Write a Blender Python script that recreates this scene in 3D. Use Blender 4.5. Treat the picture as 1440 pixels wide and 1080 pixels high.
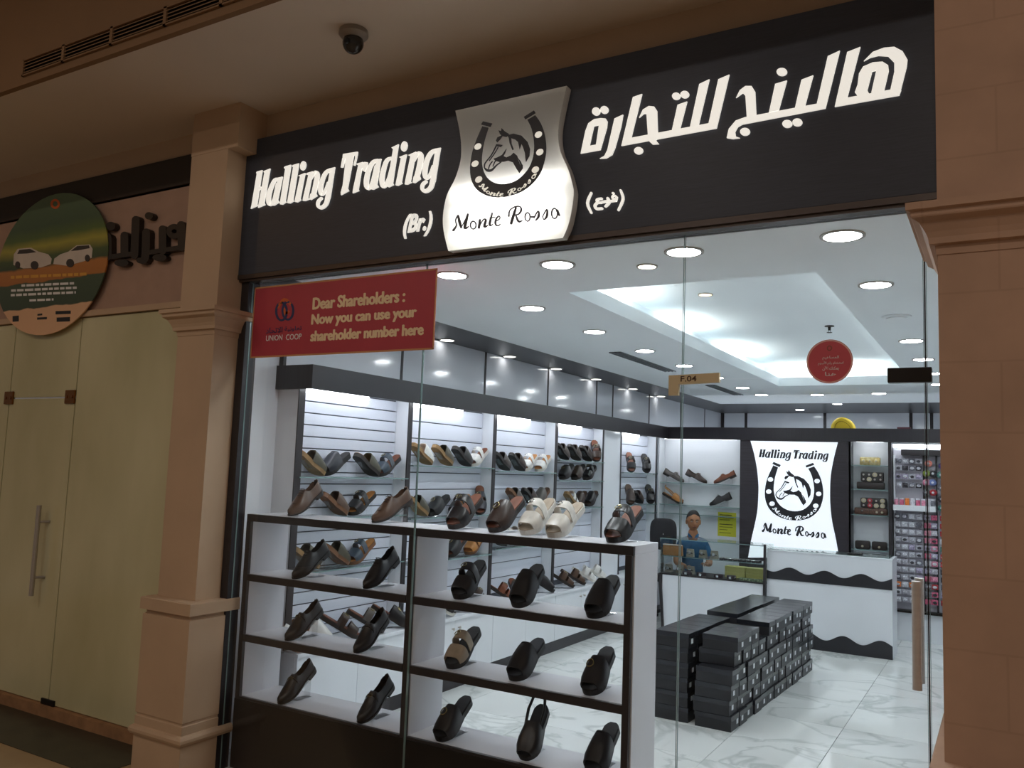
import bpy, bmesh, math, random
from mathutils import Vector, Matrix, Euler
random.seed(7)
PI = math.pi
scene = bpy.context.scene
COL = scene.collection
for o in list(bpy.data.objects):
    bpy.data.objects.remove(o, do_unlink=True)

# ------------------------------------------------------------------ camera
FPX = 1180.53                                   # focal length in pixels of the 1440x1080 frame
CAMP = Vector((0.0, -3.1, 1.57))
CR = Vector((0.863572, 0.502867, 0.036987))     # camera right / up / forward in the world
CU = Vector((0.018326, -0.104607, 0.994345))
CF = Vector((-0.503892, 0.858011, 0.099551))
cam = bpy.data.cameras.new('camera')
cam.sensor_width = 36.0
cam.lens = 36.0 * FPX / 1440.0
cam.clip_start = 0.02
camo = bpy.data.objects.new('camera', cam)
COL.objects.link(camo)
camo.matrix_world = Matrix(((CR.x, CU.x, -CF.x, CAMP.x), (CR.y, CU.y, -CF.y, CAMP.y),
                            (CR.z, CU.z, -CF.z, CAMP.z), (0, 0, 0, 1)))
scene.camera = camo

# ------------------------------------------------------------------ world and exposure
w = bpy.data.worlds.new('mall_ambience')
scene.world = w
w.use_nodes = True
w.node_tree.nodes['Background'].inputs[0].default_value = (1.0, 0.86, 0.74, 1)
w.node_tree.nodes['Background'].inputs[1].default_value = 0.06
scene.view_settings.view_transform = 'Standard'
scene.view_settings.look = 'None'
scene.view_settings.exposure = 1.0
scene.view_settings.gamma = 1.0
scene.view_settings.use_curve_mapping = False
scene.cycles.diffuse_bounces = 8
E_DOWN = 48.0      # emission of the shop's ceiling downlights
E_STRIP = 6.5      # lit tubes under the shelf fascia
E_COVE = 7.5       # tubes hidden in the ceiling cove
E_MALL = 88.0      # warm lamps in the mall ceiling

# ------------------------------------------------------------------ pixel helpers (a pixel gives a direction only)
def ray(px, py):
    return CR * ((px - 720) / FPX) + CU * ((540 - py) / FPX) + CF
def on(ax, v, px, py):
    d = ray(px, py)
    t = (v - CAMP[ax]) / d[ax]
    return CAMP + d * t

# ------------------------------------------------------------------ materials
def lin(c):
    if isinstance(c, str):
        c = [int(c[i:i + 2], 16) / 255 for i in (0, 2, 4)]
        return tuple((x / 12.92 if x <= 0.04045 else ((x + 0.055) / 1.055) ** 2.4) for x in c)
    return tuple(c)
MATS = {}
def mat(name, col, rough=0.5, metal=0.0, var=0.06, scale=8.0, bump=0.0, spec=0.5, coat=0.0, stretch=None, col2=None, emit=0.0, emitcol=None):
    """principled material whose colour drifts with a noise"""
    if name in MATS: return MATS[name]
    m = bpy.data.materials.new(name); m.use_nodes = True
    nt = m.node_tree; b = nt.nodes['Principled BSDF']
    c = lin(col)
    tc = nt.nodes.new('ShaderNodeTexCoord'); nz = nt.nodes.new('ShaderNodeTexNoise')
    mp = nt.nodes.new('ShaderNodeMapping')
    nt.links.new(tc.outputs['Object'], mp.inputs[0]); nt.links.new(mp.outputs[0], nz.inputs['Vector'])
    if stretch: mp.inputs['Scale'].default_value = stretch
    nz.inputs['Scale'].default_value = scale; nz.inputs['Detail'].default_value = 4
    rp = nt.nodes.new('ShaderNodeValToRGB')
    c2 = lin(col2) if col2 is not None else tuple(min(1, x * (1 + var)) for x in c)
    c1 = c if col2 is not None else tuple(x * (1 - var) for x in c)
    rp.color_ramp.elements[0].position = 0.3; rp.color_ramp.elements[1].position = 0.7
    rp.color_ramp.elements[0].color = (*c1, 1); rp.color_ramp.elements[1].color = (*c2, 1)
    nt.links.new(nz.outputs['Fac'], rp.inputs[0]); nt.links.new(rp.outputs[0], b.inputs['Base Color'])
    b.inputs['Roughness'].default_value = rough; b.inputs['Metallic'].default_value = metal
    b.inputs['Specular IOR Level'].default_value = spec; b.inputs['Coat Weight'].default_value = coat
    if coat: b.inputs['Coat Roughness'].default_value = 0.05
    if emit:
        b.inputs['Emission Color'].default_value = (*lin(emitcol if emitcol is not None else col), 1)
        b.inputs['Emission Strength'].default_value = emit
    if bump:
        bp = nt.nodes.new('ShaderNodeBump'); bp.inputs['Strength'].default_value = bump; bp.inputs['Distance'].default_value = 0.004
        nt.links.new(nz.outputs['Fac'], bp.inputs['Height']); nt.links.new(bp.outputs[0], b.inputs['Normal'])
    MATS[name] = m
    return m
def emis(name, col, s):
    if name in MATS: return MATS[name]
    m = bpy.data.materials.new(name); m.use_nodes = True
    nt = m.node_tree; nt.nodes.remove(nt.nodes['Principled BSDF'])
    e = nt.nodes.new('ShaderNodeEmission'); e.inputs[0].default_value = (*lin(col), 1); e.inputs[1].default_value = s
    nt.links.new(e.outputs[0], nt.nodes['Material Output'].inputs[0])
    MATS[name] = m
    return m
def thin_glass(name, tint, refl=1.0, rough=0.0, ior=1.45, haze=0.0, hazecol=(0.8, 0.9, 0.9)):
    m = bpy.data.materials.new(name); m.use_nodes = True
    nt = m.node_tree; nt.nodes.remove(nt.nodes['Principled BSDF'])
    t = nt.nodes.new('ShaderNodeBsdfTransparent'); t.inputs[0].default_value = (*tint, 1)
    g = nt.nodes.new('ShaderNodeBsdfGlossy'); g.inputs['Roughness'].default_value = rough
    f = nt.nodes.new('ShaderNodeFresnel'); f.inputs[0].default_value = ior
    mu = nt.nodes.new('ShaderNodeMath'); mu.operation = 'MULTIPLY'; mu.inputs[1].default_value = refl; mu.use_clamp = True
    mx = nt.nodes.new('ShaderNodeMixShader')
    nt.links.new(f.outputs[0], mu.inputs[0]); nt.links.new(mu.outputs[0], mx.inputs[0])
    nt.links.new(t.outputs[0], mx.inputs[1]); nt.links.new(g.outputs[0], mx.inputs[2])
    last = mx
    if haze:
        d = nt.nodes.new('ShaderNodeBsdfDiffuse'); d.inputs[0].default_value = (*hazecol, 1)
        m2 = nt.nodes.new('ShaderNodeMixShader'); m2.inputs[0].default_value = haze
        nt.links.new(mx.outputs[0], m2.inputs[1]); nt.links.new(d.outputs[0], m2.inputs[2]); last = m2
    nt.links.new(last.outputs[0], nt.nodes['Material Output'].inputs[0])
    MATS[name] = m
    return m
def marble_mat(name, base, vein, rough=0.08, scale=1.6):
    m = bpy.data.materials.new(name); m.use_nodes = True
    nt = m.node_tree; b = nt.nodes['Principled BSDF']; L = nt.links.new
    geo = nt.nodes.new('ShaderNodeNewGeometry'); oi = nt.nodes.new('ShaderNodeObjectInfo')
    ad = nt.nodes.new('ShaderNodeVectorMath'); ad.operation = 'ADD'
    ml = nt.nodes.new('ShaderNodeMath'); ml.operation = 'MULTIPLY'; ml.inputs[1].default_value = 37.0
    L(oi.outputs['Random'], ml.inputs[0]); L(geo.outputs['Position'], ad.inputs[0]); L(ml.outputs[0], ad.inputs[1])
    n1 = nt.nodes.new('ShaderNodeTexNoise'); n1.inputs['Scale'].default_value = scale; n1.inputs['Detail'].default_value = 9; n1.inputs['Distortion'].default_value = 1.1
    n2 = nt.nodes.new('ShaderNodeTexNoise'); n2.inputs['Scale'].default_value = 0.9; n2.inputs['Detail'].default_value = 4
    L(ad.outputs[0], n1.inputs['Vector']); L(ad.outputs[0], n2.inputs['Vector'])
    s = nt.nodes.new('ShaderNodeMath'); s.operation = 'SUBTRACT'; s.inputs[1].default_value = 0.5
    a = nt.nodes.new('ShaderNodeMath'); a.operation = 'ABSOLUTE'
    L(n1.outputs['Fac'], s.inputs[0]); L(s.outputs[0], a.inputs[0])
    r = nt.nodes.new('ShaderNodeValToRGB')
    r.color_ramp.elements[0].position = 0.0; r.color_ramp.elements[0].color = (*lin(vein), 1)
    r.color_ramp.elements[1].position = 0.035; r.color_ramp.elements[1].color = (1, 1, 1, 1)
    L(a.outputs[0], r.inputs[0])
    r2 = nt.nodes.new('ShaderNodeValToRGB')
    bl = lin(base)
    r2.color_ramp.elements[0].color = (*[x * 0.86 for x in bl], 1); r2.color_ramp.elements[1].color = (*bl, 1)
    r2.color_ramp.elements[0].position = 0.35; r2.color_ramp.elements[1].position = 0.6
    L(n2.outputs['Fac'], r2.inputs[0])
    mx = nt.nodes.new('ShaderNodeMix'); mx.data_type = 'RGBA'; mx.blend_type = 'MULTIPLY'; mx.inputs['Factor'].default_value = 0.42
    L(r2.outputs[0], mx.inputs['A']); L(r.outputs[0], mx.inputs['B']); L(mx.outputs['Result'], b.inputs['Base Color'])
    b.inputs['Roughness'].default_value = rough
    MATS[name] = m
    return m

M_WHITE = mat('white_laminate', 'e4e7ec', 0.22, var=0.03, scale=3)
M_WALLW = mat('white_wall_paint', 'e6e9ee', 0.35, var=0.02, scale=2)
M_CEIL = mat('white_ceiling_paint', 'f2f7fa', 0.8, var=0.02, scale=2)
M_DARKW = mat('dark_wenge_laminate', '2c282b', 0.32, col2='38333a', scale=5, stretch=(1.0, 1.0, 26.0))
M_DARKH = mat('dark_wenge_laminate_lengthwise', '211e23', 0.34, col2='2b282e', scale=5, stretch=(22.0, 0.7, 0.7))
M_EDGE = mat('dark_edge_banding', '2a2629', 0.4, var=0.12, scale=30)
M_BLACKP = mat('black_glossy_panel', '1e1c1d', 0.3, var=0.15, scale=4, spec=0.2)
M_SLAT = mat('slat_board_white', 'd4d8e4', 0.35, var=0.03, scale=12, stretch=(1, 0.2, 6))
M_GROOVE = mat('slat_groove_grey', '4c4f58', 0.6)
M_MARBLE = marble_mat('white_marble_tile', 'eef1ef', 'a4adad', 0.07, 1.5)
M_GROUT = mat('grey_grout', '8d9290', 0.9)
M_BEIGE = mat('beige_wall_paint', 'b8a28a', 0.75, var=0.05, scale=1.5, bump=0.05)
M_BEIGE2 = mat('beige_pillar_paint', 'bca185', 0.6, var=0.06, scale=2.5, bump=0.06)
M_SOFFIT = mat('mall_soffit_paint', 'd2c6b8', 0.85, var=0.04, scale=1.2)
M_ROUGHP = mat('rough_pillar_render', 'b29078', 0.85, var=0.08, scale=6, bump=0.35)
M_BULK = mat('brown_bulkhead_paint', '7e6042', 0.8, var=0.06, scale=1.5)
M_MALLFLOOR = mat('warm_mall_stone', 'a48a68', 0.3, var=0.1, scale=3)
M_DARKSTONE = mat('dark_stone_border', '2b2a24', 0.35, col2='3b3a30', scale=9)
M_SIGN = mat('charcoal_sign_laminate', '40444e', 0.38, var=0.10, scale=40, stretch=(0.3, 1, 8), bump=0.02, spec=0.25)
M_LETTER = mat('white_letter_added_glow', 'e8e6e0', 0.4, var=0.03, emit=0.36, emitcol='f4f1e8')  # bright reflections on the metal letters put in as an even glow
M_STEEL = mat('brushed_steel', 'b4aea6', 0.34, 0.55, var=0.06, scale=30, stretch=(1, 1, 12))
M_HANDLE = mat('satin_steel_handle', 'c8c4c0', 0.38, 0.3, var=0.04, stretch=(1, 1, 12))
M_CHROME = mat('polished_chrome', 'c9c9c9', 0.12, 1.0, var=0.02)
M_BRONZE = mat('bronze_fitting', '8a5c34', 0.32, 1.0, var=0.12, scale=40)
M_DARKMET = mat('dark_metal', '2b2724', 0.4, 0.7)
M_BRWMET = mat('brown_anodised_trim', '4a403a', 0.35, 0.5, stretch=(0.2, 1, 10))
M_GLASS = thin_glass('shop_front_glass', (0.985, 0.995, 0.995), 0.09)
M_SHELFG = thin_glass('green_shelf_glass', (0.90, 0.965, 0.95), 0.8)
M_EDGEG = mat('glass_edge_green', '7d9694', 0.15, spec=0.7)
M_ACRYL = thin_glass('clear_acrylic', (0.985, 0.99, 0.99), 0.35)
M_CASEG = thin_glass('case_glass', (0.965, 0.99, 0.985), 0.5)
M_FROST = mat('papered_glass_olive', 'b6b189', 0.12, col2='cfcaa4', scale=1.1, stretch=(1.6, 1, 0.7))
M_RED = mat('red_banner_print', 'b23c4a', 0.45, var=0.05)
M_CREAMT = mat('cream_print', 'f0d8b0', 0.5)
M_TANB = mat('tan_banner_border', 'c78f5e', 0.5)
M_NAVY = mat('navy_print', '2a3360', 0.5)
M_ORNG = mat('orange_print', 'd0642c', 0.5)
M_BLACKPR = mat('black_print', '15151a', 0.5)
M_WHITEPR = mat('white_print', 'e8e8e8', 0.5)
M_BLACKL = mat('black_logo_vinyl', '22232a', 0.35)
M_CARD = mat('tan_cardboard', 'd0c09c', 0.8, var=0.06)
M_BOX = mat('black_shoe_box_card', '1f2024', 0.42, var=0.18, scale=5)
M_BOXL = mat('black_shoe_box_lid', '26282e', 0.22, var=0.18, scale=5)
M_TAG = mat('white_paper_tag', 'dfe2e4', 0.6)
M_SKIN = mat('brown_skin', 'a0704f', 0.55, var=0.06, scale=20)
M_SHIRT = mat('blue_shirt_cloth', '23567a', 0.8, var=0.15, scale=25, bump=0.1)
M_TROUS = mat('dark_trouser_cloth', '23242a', 0.85)
M_HAIR = mat('black_hair', '120f0e', 0.6, bump=0.3, scale=80)
M_CHAIRF = mat('charcoal_chair_fabric', '2b2a2d', 0.9, var=0.15, scale=90, bump=0.15)
M_PLAST = mat('black_plastic', '1c1c1e', 0.4)
M_YELLOW = mat('yellow_paper', 'd3cf3a', 0.6, var=0.05)
M_BAGY = mat('yellow_cushion_cloth', 'd9b92a', 0.7, var=0.08, bump=0.1)
M_LAMP = emis('downlight_lens', (0.91, 0.97, 1.0), E_DOWN)
M_TUBE = emis('shelf_light_tube', (0.93, 0.96, 1.0), E_STRIP)
M_COVE = emis('cove_light_tube', (0.97, 1.0, 0.95), E_COVE)
M_COVE2 = emis('dim_cove_light_tube', (0.95, 1.0, 0.98), E_COVE * 0.3)
M_WARML = emis('warm_mall_lamp', (1.0, 0.90, 0.82), E_MALL)
M_WARMO = emis('amber_mall_lamp', (1.0, 0.55, 0.22), E_MALL * 0.8)
M_LAMPW = emis('small_warm_lens', (1.0, 0.72, 0.35), 3.0)

# faint coursed joints in the rough render
nt = M_ROUGHP.node_tree; b_ = nt.nodes['Principled BSDF']; src_ = b_.inputs['Base Color'].links[0].from_socket
geo = nt.nodes.new('ShaderNodeNewGeometry'); sx_ = nt.nodes.new('ShaderNodeSeparateXYZ'); cx_ = nt.nodes.new('ShaderNodeCombineXYZ')
nt.links.new(geo.outputs['Position'], sx_.inputs[0]); nt.links.new(sx_.outputs['X'], cx_.inputs['X']); nt.links.new(sx_.outputs['Z'], cx_.inputs['Y'])
br_ = nt.nodes.new('ShaderNodeTexBrick'); br_.inputs['Scale'].default_value = 1.0; br_.inputs['Brick Width'].default_value = 0.36; br_.inputs['Row Height'].default_value = 0.19; br_.inputs['Mortar Size'].default_value = 0.004; br_.inputs['Mortar Smooth'].default_value = 0.6
br_.inputs['Color1'].default_value = (1, 1, 1, 1); br_.inputs['Color2'].default_value = (0.98, 0.98, 0.98, 1); br_.inputs['Mortar'].default_value = (0.90, 0.89, 0.88, 1)
nt.links.new(cx_.outputs[0], br_.inputs['Vector'])
mx_ = nt.nodes.new('ShaderNodeMix'); mx_.data_type = 'RGBA'; mx_.blend_type = 'MULTIPLY'; mx_.inputs['Factor'].default_value = 1.0
nt.links.new(src_, mx_.inputs['A']); nt.links.new(br_.outputs['Color'], mx_.inputs['B']); nt.links.new(mx_.outputs['Result'], b_.inputs['Base Color'])

# ------------------------------------------------------------------ mesh helpers
class MB:
    def __init__(s): s.v = []; s.f = []; s.mi = []; s.cur = 0
    def add(s, vs, fs):
        b = len(s.v); s.v += [tuple(v) for v in vs]
        for f in fs: s.f.append([b + i for i in f]); s.mi.append(s.cur)
        return s
    def box(s, x0, x1, y0, y1, z0, z1):
        v = [(x, y, z) for z in (z0, z1) for y in (y0, y1) for x in (x0, x1)]
        return s.add(v, [(0, 2, 3, 1), (4, 5, 7, 6), (0, 1, 5, 4), (2, 6, 7, 3), (0, 4, 6, 2), (1, 3, 7, 5)])
    def cbox(s, x0, x1, y0, y1, z0, z1, c):
        """box with chamfered edges"""
        vs = []; fs = []
        bm = bmesh.new()
        bmesh.ops.create_cube(bm, size=1.0)
        for v in bm.verts:
            v.co = Vector(((x0 + x1) / 2 + v.co.x * (x1 - x0), (y0 + y1) / 2 + v.co.y * (y1 - y0), (z0 + z1) / 2 + v.co.z * (z1 - z0)))
        bmesh.ops.bevel(bm, geom=list(bm.edges), offset=c, segments=2, affect='EDGES', profile=0.6)
        bm.verts.index_update()
        vs = [v.co.copy() for v in bm.verts]; fs = [[v.index for v in f.verts] for f in bm.faces]
        bm.free()
        return s.add(vs, fs)
    def prism(s, pts, axis, a, b):
        """polygon (u,v) extruded along an axis from a to b; axis 'y': (u,v)=(x,z), 'x': (y,z), 'z': (x,y)"""
        ar = sum(pts[i][0] * pts[(i + 1) % len(pts)][1] - pts[(i + 1) % len(pts)][0] * pts[i][1] for i in range(len(pts)))
        if ar < 0: pts = pts[::-1]
        def P(u, v, t): return {'y': (u, t, v), 'x': (t, u, v), 'z': (u, v, t)}[axis]
        n = len(pts)
        vs = [P(u, v, a) for u, v in pts] + [P(u, v, b) for u, v in pts]
        fl = (axis == 'y') == (b > a)
        fs = [list(range(n)), list(range(2 * n - 1, n - 1, -1))] + [[i, i + n, (i + 1) % n + n, (i + 1) % n] for i in range(n)]
        if not fl: fs = [f[::-1] for f in fs]
        return s.add(vs, fs)
    def tube(s, pts, r, n=8, cap=True):
        pts = [Vector(p) for p in pts]
        rs = r if isinstance(r, (list, tuple)) else [r] * len(pts)
        rings = []
        for i, p in enumerate(pts):
            d = (pts[min(i + 1, len(pts) - 1)] - pts[max(i - 1, 0)]).normalized()
            up = Vector((0, 0, 1)) if abs(d.z) < 0.95 else Vector((1, 0, 0))
            a = d.cross(up).normalized(); bb = a.cross(d).normalized()
            rings.append([p + (a * math.cos(2 * PI * k / n) + bb * math.sin(2 * PI * k / n)) * rs[i] for k in range(n)])
        vs = [v for rr in rings for v in rr]; fs = []
        for i in range(len(pts) - 1):
            for k in range(n):
                fs.append((i * n + k, i * n + (k + 1) % n, (i + 1) * n + (k + 1) % n, (i + 1) * n + k))
        if cap: fs += [tuple(range(n - 1, -1, -1)), tuple((len(pts) - 1) * n + k for k in range(n))]
        return s.add(vs, fs)
    def lathe(s, prof, c=(0, 0, 0), n=20, axis='z', sx=1.0, sy=1.0):
        vs = []; fs = []
        for r, z in prof:
            for k in range(n):
                a = 2 * PI * k / n
                q = (r * math.cos(a) * sx, r * math.sin(a) * sy, z)
                if axis == 'y': q = (q[0], -q[2], q[1])
                if axis == 'x': q = (q[2], q[0], q[1])
                vs.append((c[0] + q[0], c[1] + q[1], c[2] + q[2]))
        for i in range(len(prof) - 1):
            for k in range(n):
                fs.append((i * n + k, i * n + (k + 1) % n, (i + 1) * n + (k + 1) % n, (i + 1) * n + k))
        fs.append(tuple(range(n - 1, -1, -1))); fs.append(tuple((len(prof) - 1) * n + k for k in range(n)))
        return s.add(vs, fs)
    def ball(s, c, r, n=12, m=8):
        rr = r if isinstance(r, (list, tuple)) else (r, r, r)
        prof = [(max(1e-4, math.sin(PI * i / m)), -math.cos(PI * i / m)) for i in range(m + 1)]
        vs = []; fs = []
        for q, z in prof:
            for k in range(n):
                a = 2 * PI * k / n
                vs.append((c[0] + rr[0] * q * math.cos(a), c[1] + rr[1] * q * math.sin(a), c[2] + rr[2] * z))
        for i in range(m):
            for k in range(n): fs.append((i * n + k, i * n + (k + 1) % n, (i + 1) * n + (k + 1) % n, (i + 1) * n + k))
        return s.add(vs, fs)
    def grid(s, fn, nu, nv):
        vs = [fn(i / nu, j / nv) for j in range(nv + 1) for i in range(nu + 1)]
        fs = [(j * (nu + 1) + i, j * (nu + 1) + i + 1, (j + 1) * (nu + 1) + i + 1, (j + 1) * (nu + 1) + i) for j in range(nv) for i in range(nu)]
        return s.add(vs, fs)
    def mesh(s, name, mats, smooth=False, fix=False):
        me = bpy.data.meshes.new(name)
        me.from_pydata(s.v, [], s.f)
        for m in (mats if isinstance(mats, (list, tuple)) else [mats]): me.materials.append(m)
        if any(s.mi): me.polygons.foreach_set('material_index', s.mi)
        if fix:
            bm = bmesh.new(); bm.from_mesh(me); bmesh.ops.recalc_face_normals(bm, faces=bm.faces); bm.to_mesh(me); bm.free()
        if smooth:
            me.polygons.foreach_set('use_smooth', [True] * len(me.polygons))
            if smooth != 'all': me.set_sharp_from_angle(angle=math.radians(40))
        me.update()
        return me
    def obj(s, name, mats, parent=None, smooth=False, fix=False):
        return link(name, s.mesh(name, mats, smooth, fix), parent)
def link(name, me, parent=None, loc=None, rot=None):
    o = bpy.data.objects.new(name, me); COL.objects.link(o)
    if parent is not None: o.parent = parent
    if loc is not None: o.location = loc
    if rot is not None: o.rotation_euler = rot
    return o
def tag(o, label, cat, group=None):
    o['label'] = label; o['category'] = cat
    if group: o['group'] = group
    return o
def thing(name, label, cat, loc=(0, 0, 0), rot=(0, 0, 0), group=None):
    o = bpy.data.objects.new(name, None); COL.objects.link(o)
    o.empty_display_size = 0.05; o.location = loc; o.rotation_euler = rot
    return tag(o, label, cat, group)
def struct(o, label=None):
    o['kind'] = 'structure'
    if label: o['label'] = label
    return o
def bx(name, x0, x1, y0, y1, z0, z1, m, parent=None, c=0.0):
    b = MB()
    if c: b.cbox(x0, x1, y0, y1, z0, z1, c)
    else: b.box(x0, x1, y0, y1, z0, z1)
    return b.obj(name, m, parent)
def ell(cx, cy, rx, ry, n=18, rot=0.0):
    return [(cx + rx * math.cos(t) * math.cos(rot) - ry * math.sin(t) * math.sin(rot), cy + rx * math.cos(t) * math.sin(rot) + ry * math.sin(t) * math.cos(rot)) for t in [2 * PI * k / n for k in range(n)]]
def catmull(pts, n=5):
    out = []
    for i in range(len(pts) - 1):
        p0 = pts[max(i - 1, 0)]; p1 = pts[i]; p2 = pts[i + 1]; p3 = pts[min(i + 2, len(pts) - 1)]
        for k in range(n):
            t = k / n
            out.append(tuple(0.5 * ((2 * b) + (c - a) * t + (2 * a - 5 * b + 4 * c - d) * t * t + (-a + 3 * b - 3 * c + d) * t ** 3) for a, b, c, d in zip(p0, p1, p2, p3)))
    out.append(tuple(pts[-1]))
    return out
def stroke(pts, round_end=True):
    """(x, y, width) points -> polygon outline"""
    p = catmull(pts, 4) if len(pts) > 2 else list(pts)
    L, R = [], []
    for i, (x, y, wd) in enumerate(p):
        a = p[max(i - 1, 0)]; b = p[min(i + 1, len(p) - 1)]
        dx, dy = b[0] - a[0], b[1] - a[1]; l = math.hypot(dx, dy) or 1
        nx, ny = -dy / l * wd / 2, dx / l * wd / 2
        L.append((x + nx, y + ny)); R.append((x - nx, y - ny))
    return L, R
def stroke_polys(pts):
    L, R = stroke(pts)
    quads = [[L[i], L[i + 1], R[i + 1], R[i]] for i in range(len(L) - 1)]
    return quads + [ell(pts[0][0], pts[0][1], pts[0][2] / 2, pts[0][2] / 2, 10), ell(pts[-1][0], pts[-1][1], pts[-1][2] / 2, pts[-1][2] / 2, 10)]
def ring_polys(cx, cy, rx, ry, wd, n=20):
    o = ell(cx, cy, rx, ry, n); i = ell(cx, cy, rx - wd, ry - wd, n)
    return [[o[k], o[(k + 1) % n], i[(k + 1) % n], i[k]] for k in range(n)]
def polys_mesh(name, polys, fmap, axis, a, b, m):
    mb = MB()
    for i, pl in enumerate(polys): mb.prism([fmap(u, v) for u, v in pl], axis, a + (b - a) * 0.1 * ((i * 7) % 11) / 11, b + math.copysign(min(abs(b - a) * 0.25, 0.0007), b - a) * ((i * 5) % 13) / 13)   # staggered so faces never coincide
    return mb.mesh(name, m)
TEXTN = [0]
def text_mesh(body, width=None, height=None, shear=0.0, bold=0.0, extrude=0.002, font_space=1.0, m=None, fat=0.0):
    """built-in font to a mesh lying in the XZ plane, lower left at the origin, front to -Y"""
    cu = bpy.data.curves.new('t', 'FONT'); cu.body = body; cu.size = 1.0; cu.shear = shear; cu.offset = bold
    cu.extrude = 0.0; cu.space_character = font_space; cu.resolution_u = 3
    o = bpy.data.objects.new('t', cu); COL.objects.link(o)
    dg = bpy.context.evaluated_depsgraph_get()
    me = bpy.data.meshes.new_from_object(o.evaluated_get(dg))
    bpy.data.objects.remove(o, do_unlink=True); bpy.data.curves.remove(cu)
    xs = [v.co.x for v in me.vertices] or [0, 1]; ys = [v.co.y for v in me.vertices] or [0, 1]
    x0, x1, y0, y1 = min(xs), max(xs), min(ys), max(ys)
    sx = (width / (x1 - x0)) if width else None; sy = (height / (y1 - y0)) if height else None
    sx = sx or sy; sy = sy or sx
    bm = bmesh.new(); bm.from_mesh(me)
    for v in bm.verts: v.co = Vector(((v.co.x - x0) * sx, 0, (v.co.y - y0) * sy))
    bm.normal_update()
    if extrude:
        ret = bmesh.ops.extrude_face_region(bm, geom=list(bm.faces))
        for g in ret['geom']:
            if isinstance(g, bmesh.types.BMVert): g.co.y -= extrude
        bmesh.ops.recalc_face_normals(bm, faces=bm.faces)
    if fat:
        src = [v.co.copy() for v in bm.verts]; fcs = [[v.index for v in f.verts] for f in bm.faces]
        bm.verts.index_update(); fcs = [[v.index for v in f.verts] for f in bm.faces]
        for n_, (dx, dz) in enumerate(((fat, 0), (-fat, 0), (0, fat * 0.5), (0, -fat * 0.5))):
            nv = [bm.verts.new(q + Vector((dx, -0.00006 * (n_ + 1), dz))) for q in src]
            for f in fcs: bm.faces.new([nv[i] for i in f])
    bm.to_mesh(me); bm.free()
    me.materials.clear(); me.materials.append(m)
    me.name = 'lettering'
    return me

# ================================================================== THE SETTING
CZ = 2.5            # shop ceiling
XL = -3.65          # left wall of the shop
# shop floor: slab and marble tiles
fl = struct(bx('floor', XL, 1.2, 0.0, 9.4, -0.06, -0.012, M_GROUT), 'white marble tiled floor of the shoe shop')
TP = 0.556
tile_me = MB().cbox(0.0015, TP - 0.0015, 0.0015, TP - 0.0015, -0.014, 0.0, 0.0012).mesh('tile', M_MARBLE)
for i in range(-4, 5):
    for j in range(0, 13):
        x = -1.468 + i * TP
        if x + TP > 1.2 or x < XL - 0.06: continue
        t = link('tile', tile_me, fl, (x, 0.001 + j * TP, 0))
bx('tile', XL, 1.19, 13 * TP, 9.4, -0.014, 0.0, M_MARBLE, fl)
# walls
struct(bx('wall_left', XL - 0.1, XL, 0.02, 9.4, -0.06, 2.8, M_WALLW), 'white glossy side wall inside the shop')
struct(bx('wall_back', XL, 1.2, 9.3, 9.4, -0.06, 2.8, M_WALLW), 'white rear wall behind the shop backdrop')
struct(bx('wall_right', 1.2, 1.3, 0.02, 9.4, -0.06, 2.8, M_WALLW), 'white right wall of the shop')
# ceiling with a tray and light cove
TX0, TX1, TY0, TY1 = -1.96, -0.716, 0.79, 5.6
c = MB()
for a in ((-3.17, TX0, 0.02, 7.66), (TX1, 1.2, 0.02, 7.66), (TX0, TX1, 0.02, TY0), (TX0, TX1, TY1, 7.66)):
    c.box(a[0], a[1], a[2], a[3], CZ, CZ + 0.03)
c.box(TX0 - 0.012, TX0, TY0 - 0.012, TY1 + 0.012, CZ + 0.03, CZ + 0.085); c.box(TX1, TX1 + 0.012, TY0 - 0.012, TY1 + 0.012, CZ + 0.03, CZ + 0.06)
c.box(TX0, TX1, TY0 - 0.012, TY0, CZ + 0.03, CZ + 0.06); c.box(TX0, TX1, TY1, TY1 + 0.012, CZ + 0.03, CZ + 0.085)
TO = 0.20
c.box(TX0 - TO, TX1 + TO, TY0 - TO, TY1 + TO, CZ + 0.23, CZ + 0.26)
c.box(TX0 - TO - 0.02, TX0 - TO, TY0 - TO, TY1 + TO, CZ + 0.03, CZ + 0.26); c.box(TX1 + TO, TX1 + TO + 0.02, TY0 - TO, TY1 + TO, CZ + 0.03, CZ + 0.26)
c.box(TX0 - TO, TX1 + TO, TY0 - TO - 0.02, TY0 - TO, CZ + 0.03, CZ + 0.26); c.box(TX0 - TO, TX1 + TO, TY1 + TO, TY1 + TO + 0.02, CZ + 0.03, CZ + 0.26)
struct(c.obj('ceiling', M_CEIL), 'white shop ceiling with a recessed tray')
d = MB(); d.box(XL, -3.17, 0.02, 9.3, CZ, CZ + 0.03); d.box(-3.17, 1.2, 7.66, 9.3, CZ, CZ + 0.03)
struct(d.obj('trim_1', M_DARKH), 'dark wood strip along the edge of the shop ceiling')
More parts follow.
